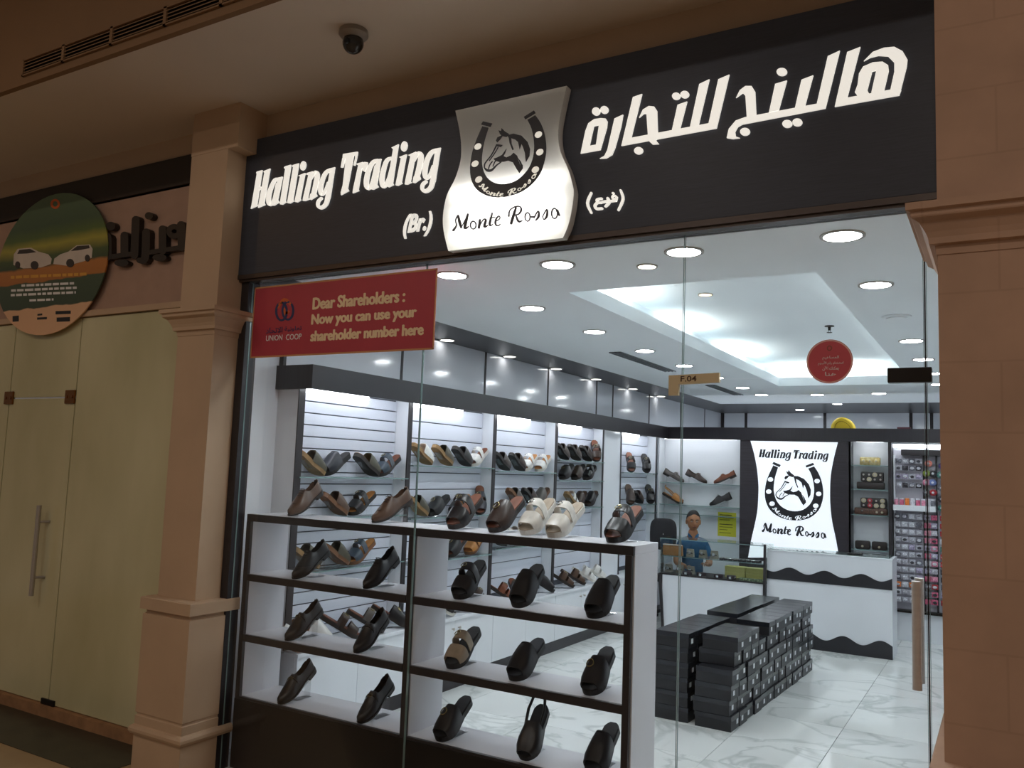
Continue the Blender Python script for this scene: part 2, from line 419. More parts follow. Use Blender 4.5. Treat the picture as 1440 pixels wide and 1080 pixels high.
for k, (x0, x1, y0, y1) in enumerate([(TX0 - 0.11, TX0 - 0.085, 0.95, 2.0), (TX0 - 0.11, TX0 - 0.085, 2.7, 3.3), (TX0 - 0.11, TX0 - 0.085, 4.1, 4.9),
                                      (TX0 + 0.02, TX1 - 0.35, TY1 + 0.085, TY1 + 0.11),
                                      (TX1 + 0.085, TX1 + 0.11, 0.95, 3.0), (TX1 + 0.085, TX1 + 0.11, 3.2, 5.4)]):
    t = thing('cove_tube_lamp', ['nearest left', 'middle left', 'farthest left', 'rear crosswise', 'nearest right', 'farthest right'][k] + ' glowing tube hidden in the ceiling cove', 'tube lamp', (0, 0, 0), group='cove tube lamps')
    bx('tube', x0, x1, y0, y1, CZ + 0.05, CZ + 0.075, M_COVE if k < 4 else M_COVE2, t)
    bx('batten', x0 - 0.006, x1 + 0.006, y0 - 0.02, y1 + 0.02, CZ + 0.03, CZ + 0.05, M_WHITE, t)

# front bulkhead, mall soffit, mall ceiling, floor
b = MB(); b.box(-3.79, 3.0, 0.0, 0.02, 2.52, 3.43); b.box(-9, -3.76, 0.0, 0.1, 3.12, 3.43); b.box(-9, -3.76, 0.05, 0.15, 2.40, 3.13)
struct(b.obj('wall_front', M_BEIGE), 'beige bulkhead wall above the shop fronts')
struct(bx('ceiling', -9, 3.0, -0.80, 0.1, 3.43, 3.50, M_SOFFIT), 'pale mall soffit above the shop sign')
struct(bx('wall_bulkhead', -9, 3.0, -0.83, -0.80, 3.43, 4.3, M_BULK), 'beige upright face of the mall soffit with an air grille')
struct(bx('ceiling', -9, 3.0, -10, -0.80, 4.3, 4.4, M_SOFFIT), 'high mall ceiling over the walkway')
struct(bx('floor', -9, 4, -10, 0.0, -0.06, 0.0, M_MALLFLOOR), 'warm brown mall walkway floor')
struct(bx('trim_2', -9, -3.86, -0.41, 0.0, 0.0, 0.003, M_DARKSTONE), 'dark stone border in front of the papered shop')
struct(bx('trim_3', -3.44, 1.5, -0.16, 0.02, 0.0, 0.004, M_BEIGE2), 'pale stone threshold under the shop glass')
for k, (x, y) in enumerate([(-6.6 + 2.2 * (i % 5), -3.3 - 2.6 * (i // 5)) for i in range(10)]):
    t = thing('mall_downlight', '%s warm downlight from the left in the %s row of the high mall ceiling' % (['first', 'second', 'third', 'fourth', 'fifth'][k % 5], ['nearer', 'farther'][k // 5]), 'downlight', (x, y, 4.3), group='mall downlights')
    MB().lathe([(0.085, -0.012), (0.085, -0.006)]).obj('lens', M_WARML if x > -5 else M_WARMO, t)
    MB().lathe([(0.09, -0.006), (0.11, -0.006), (0.11, 0.0), (0.09, 0.0)]).obj('ring', M_STEEL, t)

def rect_loft(x0, x1, y0, y1, prof):
    m = MB(); vs = []; fs = []
    for o, z in prof:
        vs += [(x0 - o, y1, z), (x0 - o, y0 - o, z), (x1 + o, y0 - o, z), (x1 + o, y1, z)]
    for i in range(len(prof) - 1):
        for k in range(4): fs.append((i * 4 + k, i * 4 + (k + 1) % 4, i * 4 + 4 + (k + 1) % 4, i * 4 + 4 + k))
    n = len(prof) - 1
    fs += [(0, 3, 2, 1), (n * 4, n * 4 + 1, n * 4 + 2, n * 4 + 3)]
    return m.add(vs, fs)
def pillar(label, x0, x1, y0, y1, m, mc, px=0.0):
    t = thing('pillar', label, 'pillar', ((x0 + x1) / 2, (y0 + y1) / 2, 0))
    off = Vector((-(x0 + x1) / 2, -(y0 + y1) / 2, 0))
    def put(mb, n, mm):
        o = mb.obj(n, mm, t); o.location = off; return o
    put(MB().box(x0, x1, y0, y1, 0.85, 3.43), 'shaft', m)
    put(rect_loft(x0, x1, y0, y1, [(0.003, 2.2), (0.006, 2.225), (0.02, 2.228), (0.022, 2.245), (0.028, 2.26), (0.042, 2.285), (0.06, 2.296), (0.062, 2.30), (0.062, 2.312), (0.074, 2.316), (0.074, 2.336), (0.0, 2.345)]), 'capital', mc)
    put(rect_loft(x0 - 0.02, x1 + 0.05, y0 - 0.065, y1, [(0, 0.21), (0, 0.262), (-0.006, 0.266), (-0.006, 0.276), (0, 0.28), (0, 0.766), (-0.012, 0.77), (-0.012, 0.788), (0.012, 0.79), (0.012, 0.846), (0.008, 0.85)]), 'pedestal', mc)
    put(rect_loft(x0 - 0.02, x1 + 0.05, y0 - 0.065, y1, [(0.0, 0.0), (0.0, 0.172), (0.012, 0.176), (0.02, 0.19), (0.02, 0.204), (0.012, 0.216), (0, 0.222)]), 'base_moulding', mc)
    return t, off
pl, off = pillar('slim beige pillar with moulded capital between the two shop fronts', -3.785, -3.5, -0.185, 0.05, M_BEIGE2, M_BEIGE2)
o = MB().box(-3.787, -3.425, -0.187, 0.0, 3.19, 3.43).obj('top_block', M_BEIGE2, pl); o.location = off
pr_, off = pillar('broad rough beige pillar close on the right of the shop', -0.147, 0.75, -0.55, -0.01, M_ROUGHP, M_ROUGHP)

# linear air grille in the soffit face
g = thing('air_grille', 'long slotted air grille in the bulkhead face', 'air grille', (-3.37, -0.83, 3.47))
for (x0, x1) in [(-4.295, -3.965), (-3.945, -3.585), (-3.565, -3.2), (-3.18, -2.835), (-2.815, -2.45), (-2.43, -2.07)]:
    f = MB()
    for a in ((x0 - 0.01, x1 + 0.01, 3.47, 3.478), (x0 - 0.01, x1 + 0.01, 3.552, 3.56), (x0 - 0.01, x0, 3.47, 3.56), (x1, x1 + 0.01, 3.47, 3.56)):
        f.box(a[0], a[1], -0.842, -0.83, a[2], a[3])
    fr = f.obj('frame', M_BULK, g); fr.location = (3.37, 0.83, -3.47)
    bk = bx('recess', x0, x1, -0.8312, -0.8305, 3.478, 3.552, M_DARKMET, g); bk.location = (3.37, 0.83, -3.47)
    for k in range(4):
        z = 3.484 + k * 0.0175
        s_ = MB().add([(x0, -0.840, z), (x1, -0.840, z), (x1, -0.832, z + 0.009), (x0, -0.832, z + 0.009), (x0, -0.840, z + 0.003), (x1, -0.840, z + 0.003), (x1, -0.832, z + 0.012), (x0, -0.832, z + 0.012)],
                      [(0, 1, 2, 3), (7, 6, 5, 4), (0, 4, 5, 1), (1, 5, 6, 2), (2, 6, 7, 3), (3, 7, 4, 0)]).obj('slat', M_BULK, fr)
        s_.location = (0, 0, 0)
# dome camera on the soffit
t = thing('dome_camera', 'small grey dome security camera under the mall soffit', 'security camera', (-2.40, -0.48, 3.43))
MB().lathe([(0.062, 0.0), (0.064, -0.02), (0.05, -0.036), (0.03, -0.04)]).obj('base', mat('grey_camera_shell', '8f857a', 0.4), t, True)
MB().ball((0.0, 0, -0.056), 0.046, 16, 12).obj('dome', mat('dark_camera_dome', '2a2826', 0.12, var=0.02), t, 'all')
MB().lathe([(0.014, 0), (0.014, 0.01), (0.010, 0.012)], (0.008, -0.043, -0.066), 12, 'y').obj('lens', M_BLACKP, t, True)

# left jamb and transom trim of the shop front
struct(bx('trim_4', -3.50, -3.447, -0.03, 0.05, 0.0, 2.53, M_EDGE), 'dark upright frame at the left edge of the shop glass')
tr = MB(); tr.box(-3.5, -0.17, -0.05, 0.03, 2.5, 2.512); tr.box(-3.5, -0.17, -0.062, 0.0, 2.512, 2.535)
struct(tr.obj('trim_5', M_BRWMET), 'dark metal rail under the shop sign')

# ================================================================== SHOP SIGN
SX0, SX1, SZ0, SZ1, SY = -3.5, -0.165, 2.535, 3.275, -0.06
sg = thing('shop_sign', 'wide charcoal shop sign with white lettering and horseshoe logo panel', 'shop sign', (-1.83, -0.03, 2.53))
SO = Vector((1.83, 0.03, -2.53))
def sp(me, name, dy=0.0, parent=None):
    o = link(name, me, parent or sg); o.location = SO if parent is None else (0, 0, 0)
    return o
sp(MB().cbox(SX0, SX1, SY, -0.0, SZ0, SZ1, 0.003).mesh('board', M_SIGN), 'board')
def fsign(ox, oy, s):
    def f(u, v):
        q = on(1, SY, ox + u / s, oy + v / s); return (q.x, q.z)
    return f
def letter(polys, fm, m=M_LETTER, name='letter', a=SY - 0.001, b=SY - 0.008):
    return sp(polys_mesh(name, polys, fm, 'y', a, b, m), name)
A = fsign(345, 205, 10.2857)
HALLING = {
 'H': [[(170, 400), (180, 380), (258, 358), (250, 400), (180, 850), (188, 872), (150, 890), (92, 915), (105, 860), (180, 410)],
       [(275, 375), (372, 335), (362, 390), (285, 830), (300, 860), (250, 880), (198, 902), (205, 860), (290, 400)], [(215, 600), (320, 590), (315, 635), (205, 645)]],
 'a': stroke_polys([(500, 490, 40), (440, 500, 46), (388, 600, 54), (352, 720, 62), (350, 825, 60), (380, 850, 45), (425, 780, 34), (470, 560, 32)]) + [[(450, 475), (550, 452), (540, 500), (480, 790), (505, 820), (430, 868), (395, 868), (405, 800), (485, 490)]],
 'l': [[(572, 325), (585, 305), (672, 280), (665, 330), (590, 800), (600, 820), (550, 855), (512, 850), (520, 800), (590, 345)]],
 'l2': [[(688, 300), (700, 285), (785, 260), (778, 310), (700, 785), (712, 805), (660, 838), (618, 832), (628, 780), (705, 320)]],
 'i': [[(778, 440), (860, 405), (880, 400), (868, 440), (805, 770), (818, 790), (765, 822), (727, 815), (735, 770), (805, 450)], ell(848, 295, 40, 68, 16, 0.2)],
 'n': [[(890, 420), (905, 400), (985, 375), (980, 420), (915, 755), (935, 780), (880, 802), (843, 800), (850, 755), (925, 430)], [(955, 700), (1030, 690), (1052, 730), (960, 788), (940, 780)]]
      + stroke_polys([(962, 480, 26), (1010, 400, 45), (1048, 400, 56), (1048, 470, 66), (1012, 650, 64), (988, 730, 60)]),
 'g': stroke_polys([(1250, 355, 46), (1180, 390, 50), (1125, 500, 58), (1098, 640, 62), (1115, 705, 52), (1160, 670, 38), (1210, 540, 32)])
      + [[(1215, 340), (1308, 315), (1298, 380), (1240, 760), (1170, 760), (1235, 380)]] + stroke_polys([(1205, 750, 66), (1175, 850, 58), (1110, 900, 50), (1062, 870, 44), (1068, 810, 44), (1110, 765, 40)])}
for k in HALLING.values(): letter(k, A)
B = fsign(475, 190, 9.0)
TRADING = {
 'T': [[(78, 245), (262, 215), (258, 265), (205, 262), (140, 275), (105, 310), (70, 320)], [(228, 235), (262, 215), (250, 300), (228, 392), (210, 388), (232, 300)], [(70, 300), (112, 290), (75, 415), (50, 415)],
       [(120, 250), (215, 235), (205, 300), (135, 680), (152, 710), (52, 765), (50, 730), (75, 640)]],
 'r': [[(240, 370), (330, 345), (318, 400), (270, 690), (278, 710), (200, 740), (205, 690), (270, 390)], [(310, 390), (350, 345), (388, 350), (380, 420), (350, 470), (318, 450), (335, 420), (305, 440)]],
 'a': stroke_polys([(520, 325, 38), (460, 345, 44), (408, 430, 54), (374, 560, 60), (375, 650, 58), (405, 675, 42), (445, 600, 33), (490, 400, 30)]) + [[(470, 320), (560, 305), (550, 350), (505, 630), (527, 660), (460, 695), (432, 690), (440, 640), (500, 335)]],
 'd': stroke_polys([(690, 295, 32), (632, 325, 45), (592, 430, 54), (568, 560, 60), (580, 645, 54), (612, 640, 42), (652, 550, 32), (690, 400, 28)]) + [[(690, 165), (780, 122), (770, 180), (705, 610), (718, 635), (655, 665), (632, 655), (640, 610), (712, 185)]],
 'i': [[(785, 285), (870, 252), (882, 250), (872, 290), (815, 600), (828, 615), (770, 645), (742, 640), (750, 595), (810, 300)], ell(850, 148, 40, 65, 16, 0.2)],
 'n': [[(900, 260), (1000, 215), (992, 260), (930, 590), (945, 605), (890, 630), (858, 628), (866, 580), (930, 275)], [(972, 530), (1045, 520), (1060, 560), (985, 612), (958, 606)]]
      + stroke_polys([(972, 330, 26), (1020, 245, 42), (1056, 245, 54), (1060, 310, 64), (1027, 470, 62), (1002, 550, 58)]),
 'g': stroke_polys([(1260, 200, 44), (1190, 230, 50), (1133, 340, 58), (1110, 470, 60), (1125, 545, 50), (1170, 520, 38), (1215, 400, 31)])
      + [[(1215, 185), (1312, 165), (1300, 230), (1245, 590), (1180, 600), (1240, 230)]] + stroke_polys([(1212, 580, 62), (1185, 670, 55), (1120, 715, 48), (1078, 685, 42), (1085, 630, 42), (1125, 595, 38)])}
for k in TRADING.values(): letter(k, B)
C5 = fsign(810, 70, 6.0); C6 = fsign(1010, 50, 5.142857)
for k in [
 [[(45, 880), (85, 690), (110, 625), (160, 590), (155, 650), (118, 815)], [(160, 590), (215, 582), (255, 585), (270, 610), (200, 640), (155, 650)], [(270, 610), (265, 660), (210, 850), (175, 805), (200, 640)], [(45, 880), (118, 815), (175, 805), (210, 850)],
  ell(175, 525, 34, 34), ell(245, 512, 34, 32)],
 [[(330, 585), (402, 552), (385, 650), (335, 830), (310, 890), (260, 920), (205, 922), (245, 900), (270, 850), (290, 760)]],
 [[(485, 405), (562, 378), (470, 748), (388, 815)], [(388, 815), (470, 748), (1128, 625), (1190, 668)],
  [(538, 578), (570, 510), (620, 480), (665, 485), (688, 520), (695, 720), (680, 770), (705, 800), (650, 803), (625, 780), (612, 720), (600, 545), (575, 545)], ell(533, 856, 38, 31),
  [(862, 470), (942, 442), (880, 680), (812, 695)], ell(850, 397, 35, 30), ell(922, 383, 37, 31),
  [(1045, 295), (1130, 255), (1035, 655), (965, 665)], [(1205, 255), (1298, 215), (1190, 668), (1120, 640)]]]: letter(k, C5)
for k in [
 [[(132, 455), (160, 400), (200, 370), (245, 370), (270, 410), (278, 580), (210, 595), (200, 440), (180, 420)], [(160, 650), (200, 595), (735, 495), (778, 532)],
  [(200, 595), (130, 620), (80, 680), (65, 745), (110, 752), (160, 745), (130, 735), (125, 700), (145, 665), (180, 645)], ell(197, 700, 36, 28),
  [(415, 355), (500, 330), (440, 548), (370, 562)], ell(463, 268, 38, 28), [(605, 325), (690, 293), (630, 515), (558, 528)], ell(502, 643, 36, 28), ell(575, 632, 36, 28),
  [(795, 155), (882, 115), (778, 532), (715, 500)]],
 [[(935, 125), (1030, 88), (935, 455), (845, 520)], [(845, 520), (935, 455), (1260, 395), (1325, 400), (1310, 438)],
  [(1055, 190), (1120, 125), (1200, 95), (1275, 88), (1335, 120), (1370, 180), (1365, 230), (1312, 438), (1245, 405), (1275, 270), (1275, 200), (1230, 155), (1160, 150), (1100, 165)],
  [(1020, 280), (1050, 230), (1120, 200), (1115, 265), (1080, 400), (1100, 440), (1010, 440), (990, 415), (1010, 360)], [(1120, 200), (1190, 195), (1230, 220), (1235, 260), (1200, 410), (1110, 440), (1110, 415), (1145, 258), (1115, 265)]]]: letter(k, C6)
# the two small bracketed words
q0 = on(1, SY, 567, 340); q1 = on(1, SY, 609, 305)
me = text_mesh('(Br.)', q1.x - q0.x, 0.115, 0.25, 0.035, 0.006, m=M_LETTER)
o = sp(me, 'letter'); o.location = SO + Vector((q0.x, SY - 0.001, q0.z + 0.012))
C3 = fsign(800, 20, 2.6667)
for s in ([(86, 672, 8), (72, 710, 10), (86, 746, 8)], [(196, 662, 8), (205, 695, 10), (188, 736, 8)]): letter(stroke_polys(s), C3)
letter(sum([stroke_polys(s) for s in [
 [(125, 693, 8), (108, 697, 9), (110, 707, 8), (124, 708, 8)], [(112, 706, 9), (100, 718, 10), (106, 731, 10), (126, 730, 9)],
 [(128, 706, 9), (150, 702, 9)], [(148, 692, 10), (152, 708, 11), (140, 722, 9)], [(150, 704, 9), (178, 700, 9)], [(178, 700, 9), (181, 688, 9)]]], []) + ring_polys(172, 688, 11, 10, 7, 12) + [ell(168, 673, 5, 4.5, 10)], C3)

# logo panel: hourglass light box with a translucent face and a lamp strip in its foot
LP = [(640.3, 155.6), (646, 182.5), (648.5, 205), (647.5, 226), (640, 251), (628.3, 274.7), (623, 302.5), (624, 326), (630.4, 353)]
RP = [(791.5, 334.7), (800.5, 312), (806.8, 274.7), (804.7, 258), (799, 238), (788.7, 215), (785, 195), (786, 174), (791, 147.5), (797, 120.6)]
LY = SY - 0.042
def s2(px, py):
    q = on(1, LY, px, py); return (q.x, q.z)
pan = [s2(*q) for q in catmull(LP, 4)] + [s2(*q) for q in catmull(RP, 4)]
M_GLOWPR = mat('warm_white_glow_print', 'e6e2d6', 0.35, var=0.02, emit=0.26, emitcol='fbf7ea')  # nail holes and small script get their own glow to match the lit face
mt = bpy.data.materials.new('translucent_acrylic_face'); mt.use_nodes = True
nt = mt.node_tree; bs = nt.nodes['Principled BSDF']; bs.inputs['Base Color'].default_value = (0.62, 0.60, 0.54, 1); bs.inputs['Roughness'].default_value = 0.3
trl = nt.nodes.new('ShaderNodeBsdfTranslucent'); trl.inputs[0].default_value = (0.95, 0.94, 0.9, 1); mxs = nt.nodes.new('ShaderNodeMixShader'); mxs.inputs[0].default_value = 0.55
nzt = nt.nodes.new('ShaderNodeTexNoise'); nzt.inputs['Scale'].default_value = 3; rpt = nt.nodes.new('ShaderNodeValToRGB'); rpt.color_ramp.elements[0].color = (0.58, 0.56, 0.50, 1); rpt.color_ramp.elements[1].color = (0.64, 0.62, 0.56, 1)
nt.links.new(nzt.outputs['Fac'], rpt.inputs[0]); nt.links.new(rpt.outputs[0], bs.inputs['Base Color'])
nt.links.new(bs.outputs[0], mxs.inputs[1]); nt.links.new(trl.outputs[0], mxs.inputs[2]); nt.links.new(mxs.outputs[0], nt.nodes['Material Output'].inputs[0])
pf = MB(); ar_ = sum(pan[i][0] * pan[(i + 1) % len(pan)][1] - pan[(i + 1) % len(pan)][0] * pan[i][1] for i in range(len(pan)))
pf.add([(u, LY, v) for u, v in pan], [list(range(len(pan))) if ar_ > 0 else list(range(len(pan)))[::-1]])
panel = sp(pf.mesh('logo_panel', mt), 'logo_panel')
rim = MB(); npn = len(pan)
rim.add([(u, SY + 0.001, v) for u, v in pan] + [(u, LY + 0.0005, v) for u, v in pan], [(i, (i + 1) % npn, (i + 1) % npn + npn, i + npn) for i in range(npn)])
rimo = link('rim', rim.mesh('rim', mat('white_box_rim', 'd8d8d4', 0.5)), panel)
zb_ = min(v for u, v in pan); zt_ = max(v for u, v in pan)
for fz in (0.10, 0.24, 0.38):
    zz = zb_ + (zt_ - zb_) * fz
    link('led_tube', MB().box(min(u for u, v in pan if abs(v - zz) < 0.09) + 0.05, max(u for u, v in pan if abs(v - zz) < 0.09) - 0.05, SY - 0.012, SY - 0.004, zz, zz + 0.012).mesh('led_tube', emis('sign_led_tube', (1.0, 0.98, 0.93), 12.0)), panel)
# logo artwork, drawn once in the frame of the rear panel and mapped by its horseshoe
def cf(u, v): return (1050 + u / 10.2857, 615 + v / 10.2857)
SHOE_O = [(385, 405), (330, 520), (285, 640), (262, 790), (275, 920), (330, 1040), (430, 1128), (560, 1185), (700, 1203), (845, 1188), (960, 1135), (1055, 1035), (1102, 890), (1108, 765), (1080, 620), (1030, 500), (975, 420)]
SHOE_I = [(890, 450), (940, 550), (970, 680), (976, 790), (955, 900), (900, 985), (810, 1050), (700, 1070), (590, 1050), (490, 990), (425, 900), (394, 790), (394, 680), (415, 560), (455, 435)]
o_ = catmull(SHOE_O, 3); i_ = catmull(SHOE_I[::-1], 3)
n = 40
def samp(p, k):
    t = k / n * (len(p) - 1); a = int(min(t, len(p) - 2)); f = t - a
    return tuple(p[a][j] * (1 - f) + p[a + 1][j] * f for j in (0, 1))
HS = [[samp(o_, k), samp(o_, k + 1), samp(i_, k + 1), samp(i_, k)] for k in range(n)]
HS += [[(390, 355), (495, 400), (475, 432), (370, 383)], [(850, 410), (960, 368), (978, 398), (865, 438)]]
HOLES = [ell(x, y, 40, 33, 14) for x, y in ((345, 610), (320, 785), (368, 960), (1020, 632), (1042, 818), (1000, 990))]
HORSE = [[(665, 560), (740, 560), (830, 600), (900, 680), (930, 760), (925, 830), (890, 885), (875, 790), (850, 720), (832, 685), (815, 740), (795, 660), (760, 625), (715, 602), (722, 660), (748, 725), (733, 728), (700, 650), (688, 592)],
 [(525, 775), (570, 770), (620, 755), (668, 700), (652, 745), (636, 770), (670, 792), (720, 782), (750, 760), (790, 800), (805, 850), (832, 915), (855, 905), (858, 945), (820, 985), (790, 940), (745, 860), (690, 830), (640, 830), (590, 822), (545, 800)],
 [(800, 825), (835, 870), (852, 915), (838, 925)], [(570, 488), (600, 502), (604, 472), (642, 515), (690, 552), (662, 578), (618, 560), (588, 532)],
 [(545, 590), (560, 560), (628, 545), (590, 590), (560, 612)], [(548, 628), (590, 640), (622, 652), (600, 668), (558, 652)]] \
 + stroke_polys([(553, 640, 14), (500, 730, 11), (432, 800, 12), (424, 842, 14)]) + stroke_polys([(572, 665, 8), (535, 720, 9), (478, 785, 9)]) \
 + stroke_polys([(426, 848, 12), (458, 882, 24), (508, 890, 24), (560, 852, 14), (612, 826, 10)]) + stroke_polys([(472, 868, 10), (486, 830, 10), (512, 802, 10)]) + stroke_polys([(522, 852, 9), (540, 812, 10), (560, 800, 8)])
def script(ox, oy, s, k):   # 'Monte Rosso' strokes in a 1080 wide frame
    S = [[(130, 605, 24), (160, 555, 14), (150, 505, 12), (172, 458, 16)], [(178, 455, 18), (192, 520, 28), (208, 578, 20)], [(208, 578, 8), (275, 450, 10)], [(276, 442, 20), (256, 520, 28), (246, 585, 26), (285, 565, 8)],
     [(398, 500, 20), (388, 580, 24)], [(395, 560, 8), (430, 500, 12), (458, 500, 20), (442, 570, 24), (480, 555, 8)], [(522, 432, 16), (500, 520, 22), (500, 556, 18), (528, 545, 8)], [(498, 482, 9), (552, 470, 9)],
     [(548, 522, 9), (598, 488, 10), (592, 460, 12), (562, 490, 18), (555, 540, 20), (580, 560, 14), (608, 540, 7)],
     [(762, 378, 20), (740, 450, 27), (714, 535, 26)], [(690, 462, 16), (700, 405, 12), (750, 368, 14), (803, 366, 14), (816, 400, 20), (792, 440, 15), (752, 450, 10)], [(762, 450, 14), (788, 515, 24), (826, 508, 8)],
     [(908, 470, 18), (945, 470, 18)], [(945, 478, 12), (988, 408, 12), (992, 465, 24), (962, 505, 12)], [(1030, 470, 8), (1075, 392, 14), (1076, 460, 22), (1046, 497, 12), (1034, 462, 7)], [(1180, 405, 26), (1200, 452, 20)]]
    out = []
    for st in S: out += stroke_polys([(x, y, wd * k) for x, y, wd in st])
    out += ring_polys(330, 553, 35, 46, 13 * k) + ring_polys(880, 470, 32, 50, 13 * k) + ring_polys(1153, 435, 36, 58, 13 * k)
    return [[(ox + u * s, oy + v * s) for u, v in p] for p in out]
def unskew(polys):   # the sign script was traced on a line that climbs to the right; level it
    return [[(u, v + (u - 130) * 0.172) for u, v in p] for p in polys]
def logo(fm, parent_put, y0, y1, y2, hole_m, small):
    parent_put(polys_mesh('horseshoe', HS, fm, 'y', y0, y1, M_BLACKL), 'horseshoe')
    for h in HOLES: parent_put(polys_mesh('nail_hole', [h], fm, 'y', y1, y2, hole_m), 'nail_hole')
    parent_put(polys_mesh('horse_head', HORSE, fm, 'y', y0, y1, M_BLACKL), 'horse_head')
    # small script bent along the foot of the horseshoe
    w_ = []
    sc = unskew(script(0, 0, 1, 1.2))
    for p in sc:
        q = []
        for u, v in p:
            t = (u - 120) / 1090; ang = math.radians(142 - 104 * t)
            r = 415 - (v - 590) * -0.36
            r = 395 + (590 - v) * -0.0 + (v - 560) * 0.34
            q.append((690 + math.cos(ang) * r * 0.98, 775 + math.sin(ang) * r))
        w_.append(q)
    for sel in (True, False): parent_put(polys_mesh('script_word', [q for q in w_ if (min(a_[0] for a_ in q) < 690) == sel], fm, 'y', y1, y2, hole_m), 'script_word')
# outside mapping: horseshoe extremes in sign-plane metres
i2 = lambda u, v: (on(1, 6.2, *cf(u, v)).x, on(1, 6.2, *cf(u, v)).z)
eL = s2(661.3, 232.5); eR = s2(768.5, 207.5); eB = s2(702, 278.3); eT = s2(679.4, 171)
iL = i2(260, 800); iR = i2(1109, 800); iB = i2(700, 1203); iT = i2(390, 355)
sxx = (eR[0] - eL[0]) / (iR[0] - iL[0]); szz = (eT[1] - eB[1]) / (iT[1] - iB[1])
def fout(u, v):
    q = i2(u, v)
    return (eL[0] + (q[0] - iL[0]) * sxx, eB[1] + (q[1] - iB[1]) * szz)
def put_panel(me, name):
    o = link(name, me, panel); return o
logo(fout, put_panel, LY - 0.0006, LY - 0.003, LY - 0.005, M_GLOWPR, 0.5)
def D4(u, v): return s2(620 + u / 7.2, 240 + v / 7.2)
for sel in (True, False): put_panel(polys_mesh('script_word', [q for q in script(0, 0, 1, 1.0) if (min(a_[0] for a_ in q) < 650) == sel], D4, 'y', LY - 0.0006, LY - 0.003, M_BLACKL), 'script_word')

# ================================================================== NEIGHBOURING SHOP FRONT
struct(bx('trim_6', -9, -3.76, -0.015, 0.0, 3.13, 3.302, mat('dark_brown_band', '2a2119', 0.6)), 'dark band above the papered shop sign')
struct(bx('trim_7', -9, -3.785, -0.02, 0.05, 2.405, 2.44, M_BEIGE2), 'pale rail over the papered glass')
nb = thing('neighbour_sign', 'beige sign board with dark Arabic letters over the papered shop', 'shop sign', (-5.4, 0.05, 2.44))
NO = Vector((5.4, -0.05, -2.44))
o = bx('board', -8.5, -3.785, 0.0, 0.05, 2.44, 3.13, mat('pinkish_beige_board', 'a88a78', 0.6)); o.parent = nb; o.location = NO
def fnb(u, v):
    q = on(1, -0.02, u / 4.0, 240 + v / 4.0); return (q.x, q.z)
M_NBL = mat('dark_brown_letter', '241b14', 0.4)
for st in [[stroke_polys([(617, 378, 46), (617, 485, 46)]), stroke_polys([(600, 492, 26), (745, 472, 26)]), stroke_polys([(712, 368, 44), (712, 465, 44)]), stroke_polys([(776, 280, 44), (768, 478, 44)]), [ell(635, 315, 26, 24)], [ell(695, 522, 40, 20)]],
           [stroke_polys([(834, 350, 44), (828, 495, 44), (795, 508, 30)]), [ell(850, 258, 23, 21)], stroke_polys([(835, 466, 26), (1045, 432, 26)]), stroke_polys([(926, 332, 42), (926, 455, 42)]), [ell(910, 492, 40, 20)]],
           [stroke_polys([(1030, 310, 46), (1034, 435, 42)]), ring_polys(992, 345, 44, 42, 30)]]:
    o = link('letter', polys_mesh('letter', sum(st, []), fnb, 'y', -0.001, -0.035, M_NBL), nb); o.location = NO
def frosted(x0, x1, z0, z1, label, name='papered_glass_panel'):
    t = thing(name, label, 'glass panel', ((x0 + x1) / 2, 0.02, z0))
    o = MB().cbox(x0, x1, 0.0, 0.04, z0, z1, 0.003).obj('pane', M_FROST, t); o.location = (-(x0 + x1) / 2, -0.02, -z0)
    return t
frosted(-4.935, -3.80, 0.07, 2.40, 'fixed olive papered glass panel beside the slim pillar')
dn = frosted(-5.66, -4.945, 0.07, 1.90, 'olive papered glass door with a long bar handle', 'papered_glass_door')
frosted(-5.66, -4.945, 1.91, 2.40, 'small olive papered glass transom above the papered door')
frosted(-8.5, -5.67, 0.07, 2.40, 'olive papered glass panel at the left edge of the photo')
dz = Vector((5.3025, -0.02, -0.07))
o = MB().tube([(-5.115, -0.06, 0.69), (-5.115, -0.06, 1.235)], 0.014, 12).obj('handle_bar', M_STEEL, dn, True); o.location = dz
for z in (0.80, 1.135):
    o = MB().tube([(-5.115, -0.06, z), (-5.09, -0.001, z)], 0.008, 10).obj('standoff', M_STEEL, dn, True); o.location = dz
for k, (x, z, w_, lab) in enumerate([(-4.985, 1.905, 0.05, 'bronze corner clamp at the top of the papered door beside the fixed panel'), (-5.66, 1.905, 0.05, 'bronze corner clamp at the far top corner of the papered door')]):
    t = thing('patch_fitting', lab, 'clamp', (x, -0.006, z - 0.04))
    MB().cbox(-w_, w_, -0.006, 0.006, 0.0, 0.085, 0.004).obj('plate', M_BRONZE, t)
    for sx in (-0.028, 0.028): MB().lathe([(0.010, 0), (0.010, 0.003), (0.006, 0.004)], (sx, -0.006, 0.042), 10, 'y').obj('screw', M_BRONZE, t)
for x, lab in ((-4.93, 'dark floor clamp under the joint of the papered glass'), (-3.88, 'dark floor clamp of the papered glass beside the pillar foot')):
    tag(MB().cbox(x - 0.07, x + 0.06, -0.012, 0.0, 0.055, 0.10, 0.003).obj('floor_clamp', M_DARKMET), lab, 'clamp')
struct(bx('trim_8', -9, -3.86, -0.03, 0.05, 0.0, 0.066, mat('worn_sill_stone', '9a7350', 0.7, var=0.2, scale=14, bump=0.4)), 'worn stone sill under the papered glass')

